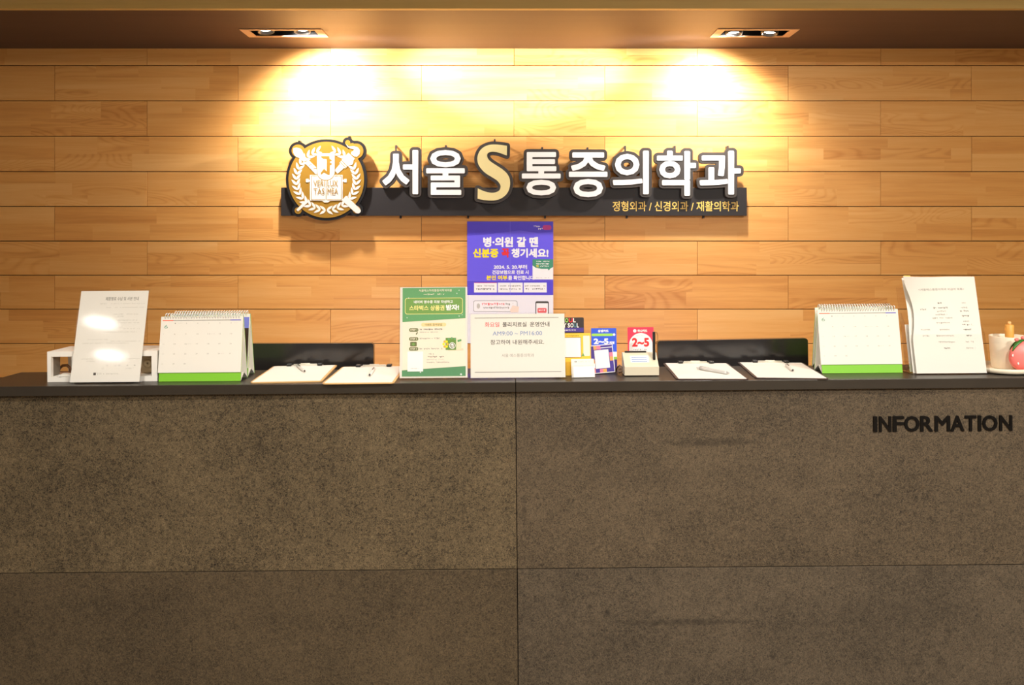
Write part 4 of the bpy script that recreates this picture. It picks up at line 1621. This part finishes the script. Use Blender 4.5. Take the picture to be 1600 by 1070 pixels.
# ------------------------------------------------------------------ brochure holder with price lists
p = on_top(1487, 585.5)
kb_ = p.y / F
bh = thing('brochure_holder', 'tall clear acrylic brochure holder standing between the calendar and white cup', 'holder', (p.x, p.y, p.z + 0.0006))
W2 = 61 * kb_
lean = 0.20
LM = Matrix.Rotation(-lean, 4, 'X')
b = MB()
b.box(-W2, W2, 0.040, 0.0425, 0.011, 0.285, M_ACRYL2, LM)
b.build('back_panel', bh)
b = MB()
b.box(-W2, W2, 0.0, 0.0025, 0.001, 0.128, M_ACRYL, LM)
b.build('front_pocket', bh)
for s_ in (-1, 1):
    b = MB()
    X0, X1 = (W2 - 0.0025, W2) if s_ > 0 else (-W2, -W2 + 0.0025)
    b.prism([[[(0.0026, 0.003), (0.0399, 0.011), (0.0399, 0.20), (0.030, 0.20), (0.0026, 0.128)]]], X0, X1, M_ACRYL2, LM @ Matrix(((0, 1, 0, 0), (1, 0, 0, 0), (0, 0, 1, 0), (0, 0, 0, 1))))
    b.build('side_panel', bh)
b = MB()
b.box(-W2, W2, 0.0, 0.075, 0.0, 0.0025, M_ACRYL2)
b.build('base_plate', bh)


def curled_sheet(name, label, w, h, off, lean_, curl, draw, group):
    t = thing(name, label, 'paper', (p.x + off[0], p.y + off[1], p.z + off[2]), 0, group)
    nx_, nz_ = 16, 26
    b = MB()
    s = Sheet((0, 0, 100, 141), w, h, M_PAPER, 0.0004)
    s.v, s.f, s.m, s.sm = [], [], [], []
    vv, ff = [], []
    for j in range(nz_ + 1):
        for i in range(nx_ + 1):
            vv.append((-w / 2 + w * i / nx_, 0.0, h * j / nz_))
    for j in range(nz_):
        for i in range(nx_):
            a = j * (nx_ + 1) + i
            ff.append((a, a + 1, a + nx_ + 2, a + nx_ + 1))
    s.add(vv, ff, M_PAPER, None, True)
    draw(s)

    def bend(v):
        u, q = v.x / w + 0.5, v.z / h
        # top left corner curls forward and over, the sheet bows a little
        k = max(0.0, (q - 0.62) / 0.38) * max(0.0, 1 - u / 0.55)
        bow = 0.010 * math.sin(math.pi * u) * q
        rr = max(0, 1 - u / 0.3)
        return Vector((v.x + curl * (-0.024 * rr * (1 - abs(2 * max(0, q - .5) - .5)) * 0 + 0.020 * math.sin(math.pi * min(1, max(0, (q - .35) / .55))) * rr * .6 - 0.032 * k * k), v.y - curl * 0.045 * k * k - bow * 0.5, v.z - curl * 0.004 * k))
    R = Matrix.Rotation(-lean_, 4, 'X')
    s.v = [R @ bend(v) for v in s.v]
    o = s.build('sheet', t, weld=False)
    return t


def d_price(s):
    s.write('<서울에스통증의학과 비급여 목록>', 16, 17, 82, 20.5, INKM, 0.01)
    for i, (x0, y0, x1) in enumerate(((41, 38, 47), (76, 38, 82), (12, 47, 23), (34, 45, 55), (74, 45, 84), (39, 50, 52), (72, 50, 86), (36, 55, 53), (31, 60, 60), (74, 57, 85), (36, 67, 56), (75, 65, 84), (73, 70, 87),
                                  (11, 77, 26), (38, 77, 54), (74, 77, 86), (14, 86, 24), (34, 86, 59), (75, 86, 85), (36, 95, 60), (75, 95, 87), (43, 104, 52), (75, 104, 88))):
        s.marks(x0, y0, x1, y0 + 2.6, INKM if i % 3 else INK, 140 + i, .92)
    for y in (63, 72.5, 81, 91):
        s.rect(10, y, 90, y + 0.25, INKL)


GRP = 'price sheets in the brochure holder'
hs = fit_h(p.y + 0.006, 434.5, p.z, lean)
curled_sheet('price_sheet', 'front price list sheet with a curled corner in the clear brochure holder', 110 * kb_, hs, (0.004, 0.0062, 0.0042), lean, 1.0, d_price, GRP)
curled_sheet('price_sheet', 'plain white sheet behind the front price list in the brochure holder', 112 * kb_, hs - 0.004, (0.0, 0.016, 0.0042), lean, 0.35, lambda s: None, GRP)
o = MB(); o.box(-0.011, 0.011, -0.0003, 0.0003, 0.0, 0.012, mat('tab_yellow', (248, 206, 96), 0.5))
q = on_top(1421, 585.5)
tab = o.build('index_tab', None)
tab.location = (px(1420, 440.5, p.y + 0.006 + math.sin(lean) * hs).to_tuple()[0], p.y + 0.0175 + math.sin(lean) * (hs - 0.008), p.z + math.cos(lean) * (hs - 0.004))
tab.rotation_euler = (-lean, 0, 0)
tag(tab, 'yellow index tab sticking up from the price sheets', 'index tab')
b = MB(); b.box(-0.083, 0.045, -0.0005, 0.0, 0, 0.152, M_PAPER)
o = b.build('folded_leaflet', None)
o.location = (p.x - 0.034 + 0.0, p.y + 0.0300, p.z + 0.0048); o.rotation_euler = (-lean, -TILT, 0)
tag(o, 'low white leaflet edge showing beside the price sheets in the holder', 'leaflet')


# ------------------------------------------------------------------ cup, tray and strawberry at the far end
M_CERAM = mat('ceramic_white', (240, 228, 204), 0.4, var=0.015)
pt_ = on_top(1594, 587.3)
R = 46 * pt_.y / F
ct = (pt_.x, pt_.y + R, ztop(pt_.x) + 0.0008)
tray = thing('round_tray', 'round cream tray under the white cup at the counter end', 'tray', ct)
b = MB()
b.lathe([(0.0, 0.0), (R * 0.80, 0.0), (R * 0.96, 0.004), (R, 0.0165), (R - 0.004, 0.0185), (R * 0.93, 0.008), (R * 0.8, 0.0055), (0.0, 0.0055)], M_CERAM, 56)
b.build('dish', tray)
kt = (pt_.y + 0.118) / F
cx_ = (1575.0 - 800) * kt
cup = thing('white_cup', 'plain cream cup standing on the round tray beside the brochure holder', 'cup', (cx_, pt_.y + 0.112, ct[2] + 0.0062))
rc = 27 * kt
hc = 50 * kt
b = MB()
b.lathe([(0.0, 0.0), (rc * 0.86, 0.0), (rc * 0.90, 0.004), (rc, hc - 0.002), (rc - 0.0012, hc), (rc - 0.003, hc - 0.002), (rc * 0.86, 0.006), (0.0, 0.006)], M_CERAM, 48)
b.build('cup_wall', cup)
pen2 = thing('yellow_marker', 'thick yellow marker standing upright in the white cup', 'marker', (cx_ + 0.002, pt_.y + 0.112, ct[2] + 0.0062 + 0.0066))
rm = 6.1 * kt
M_MARK = mat('marker_yellow', (232, 172, 82), 0.45)
b = MB(); b.lathe([(0.0, 0), (rm, 0), (rm, hc + 13 * kt), (rm * .9, hc + 14 * kt), (0.0, hc + 14 * kt)], M_MARK, 28); b.build('barrel', pen2)
b = MB(); b.lathe([(rm * .42, hc + 14.1 * kt), (rm * .4, hc + 17.5 * kt), (rm * .25, hc + 19 * kt), (0.0, hc + 19 * kt)], mat('marker_tip', (246, 196, 130), 0.45), 20); b.build('cap_tip', pen2)

ks = (pt_.y + 0.035) / F
sc_ = Vector(((1606 - 800) * ks, pt_.y + 0.034, ct[2] + 0.0062))
sb = thing('strawberry_ornament', 'pink strawberry ornament with green leaves beside the white cup', 'ornament', sc_)
b = MB()
M_PINK = mat('strawberry_pink', (250, 128, 122), 0.38, var=0.03)
Rs = 29 * ks; Hs = 49 * ks
def berry_r(u):
    """radius of the berry at height fraction u: round shoulders, a little narrower towards the foot"""
    q = abs(2 * u - 1)
    return Rs * (1 - q ** 2.5) ** (1 / 2.2) * (0.90 + 0.10 * math.sin(math.pi * min(1, u + 0.12)))


fl = [(0.0, 0.0)] + [(berry_r(0.03 + 0.97 * i / 30), Hs * (0.03 + 0.97 * i / 30)) for i in range(30)]
fl[1] = (fl[1][0] * 0.98, 0.0)
fl.append((0.0, Hs))
FLAT = Matrix.Diagonal((1, 0.44, 1, 1))
b.lathe(fl, M_PINK, 44, FLAT)
b.build('berry', sb)
for a_deg, zf in ((-158, .54), (-138, .30), (-112, .60), (-90, .32), (-64, .56), (-40, .30)):
    b = MB()
    a = math.radians(a_deg)
    z = Hs * zf
    r = np.interp(z, [q_[1] for q_ in fl[1:]], [q_[0] for q_ in fl[1:]])
    M = Matrix.Translation((r * math.cos(a), r * math.sin(a), z)) @ Matrix.Rotation(a, 4, 'Z')
    b.lathe([(0.0, -0.0055), (0.0022, -0.003), (0.0028, 0.0), (0.0020, 0.003), (0.0, 0.0055)], P_WHITE, 12, FLAT @ M)
    b.build('seed', sb)
M_LEAFG = mat('leaf_green', (40, 112, 30), 0.45)
for k in range(6):
    a = math.radians(-158 + 60 * k)
    b = MB()
    n = 14
    v = []
    for i in range(n + 1):
        t_ = i / n
        # the leaf starts on the crown and lies down over the shoulder of the berry
        ang = math.radians(8 + 50 * t_)
        u = 0.5 + 0.5 * math.cos(ang * 1.25)
        rr = max(0.0015, berry_r(min(0.999, u))) + 0.0022
        zz = Hs * u + 0.0022
        wd = 0.0098 * math.sin(math.pi * min(1, 0.06 + 0.94 * t_) ** 0.8) + 0.0008
        for side, lift in ((-1, 0.0), (0, 0.0012), (1, 0.0)):
            for h in (0.0, 0.0022):
                v.append((rr + lift + h * math.sin(ang), side * wd, zz + lift * 0.5 + h * math.cos(ang)))
    f = []
    for i in range(n):
        o0, o1 = i * 6, (i + 1) * 6
        for p0, p1 in ((1, 3), (3, 5), (5, 4), (4, 2), (2, 0), (0, 1)):
            f.append((o0 + p0, o0 + p1, o1 + p1, o1 + p0))
    f += [(0, 2, 4, 5, 3, 1), tuple(n * 6 + i for i in (0, 1, 3, 5, 4, 2))]
    b.add(v, f, M_LEAFG, FLAT @ Matrix.Rotation(a, 4, 'Z'), True)
    b.build('leaf', sb)
for k, (dx, dz, r) in enumerate(((-20.5, 52.5, 2.9), (-8, 57, 3.0))):
    b = MB()
    n = 8
    prof = [(r * ks * math.sin(math.pi * i / n), r * ks * -math.cos(math.pi * i / n)) for i in range(n + 1)]
    prof[0] = (0.0, prof[0][1]); prof[-1] = (0.0, prof[-1][1])
    M = Matrix.Translation((dx * ks * .8, 0.004, Hs + (dz - 51) * ks * .6))
    b.lathe(prof, M_PINK, 18, M)
    b.build('bead', sb)
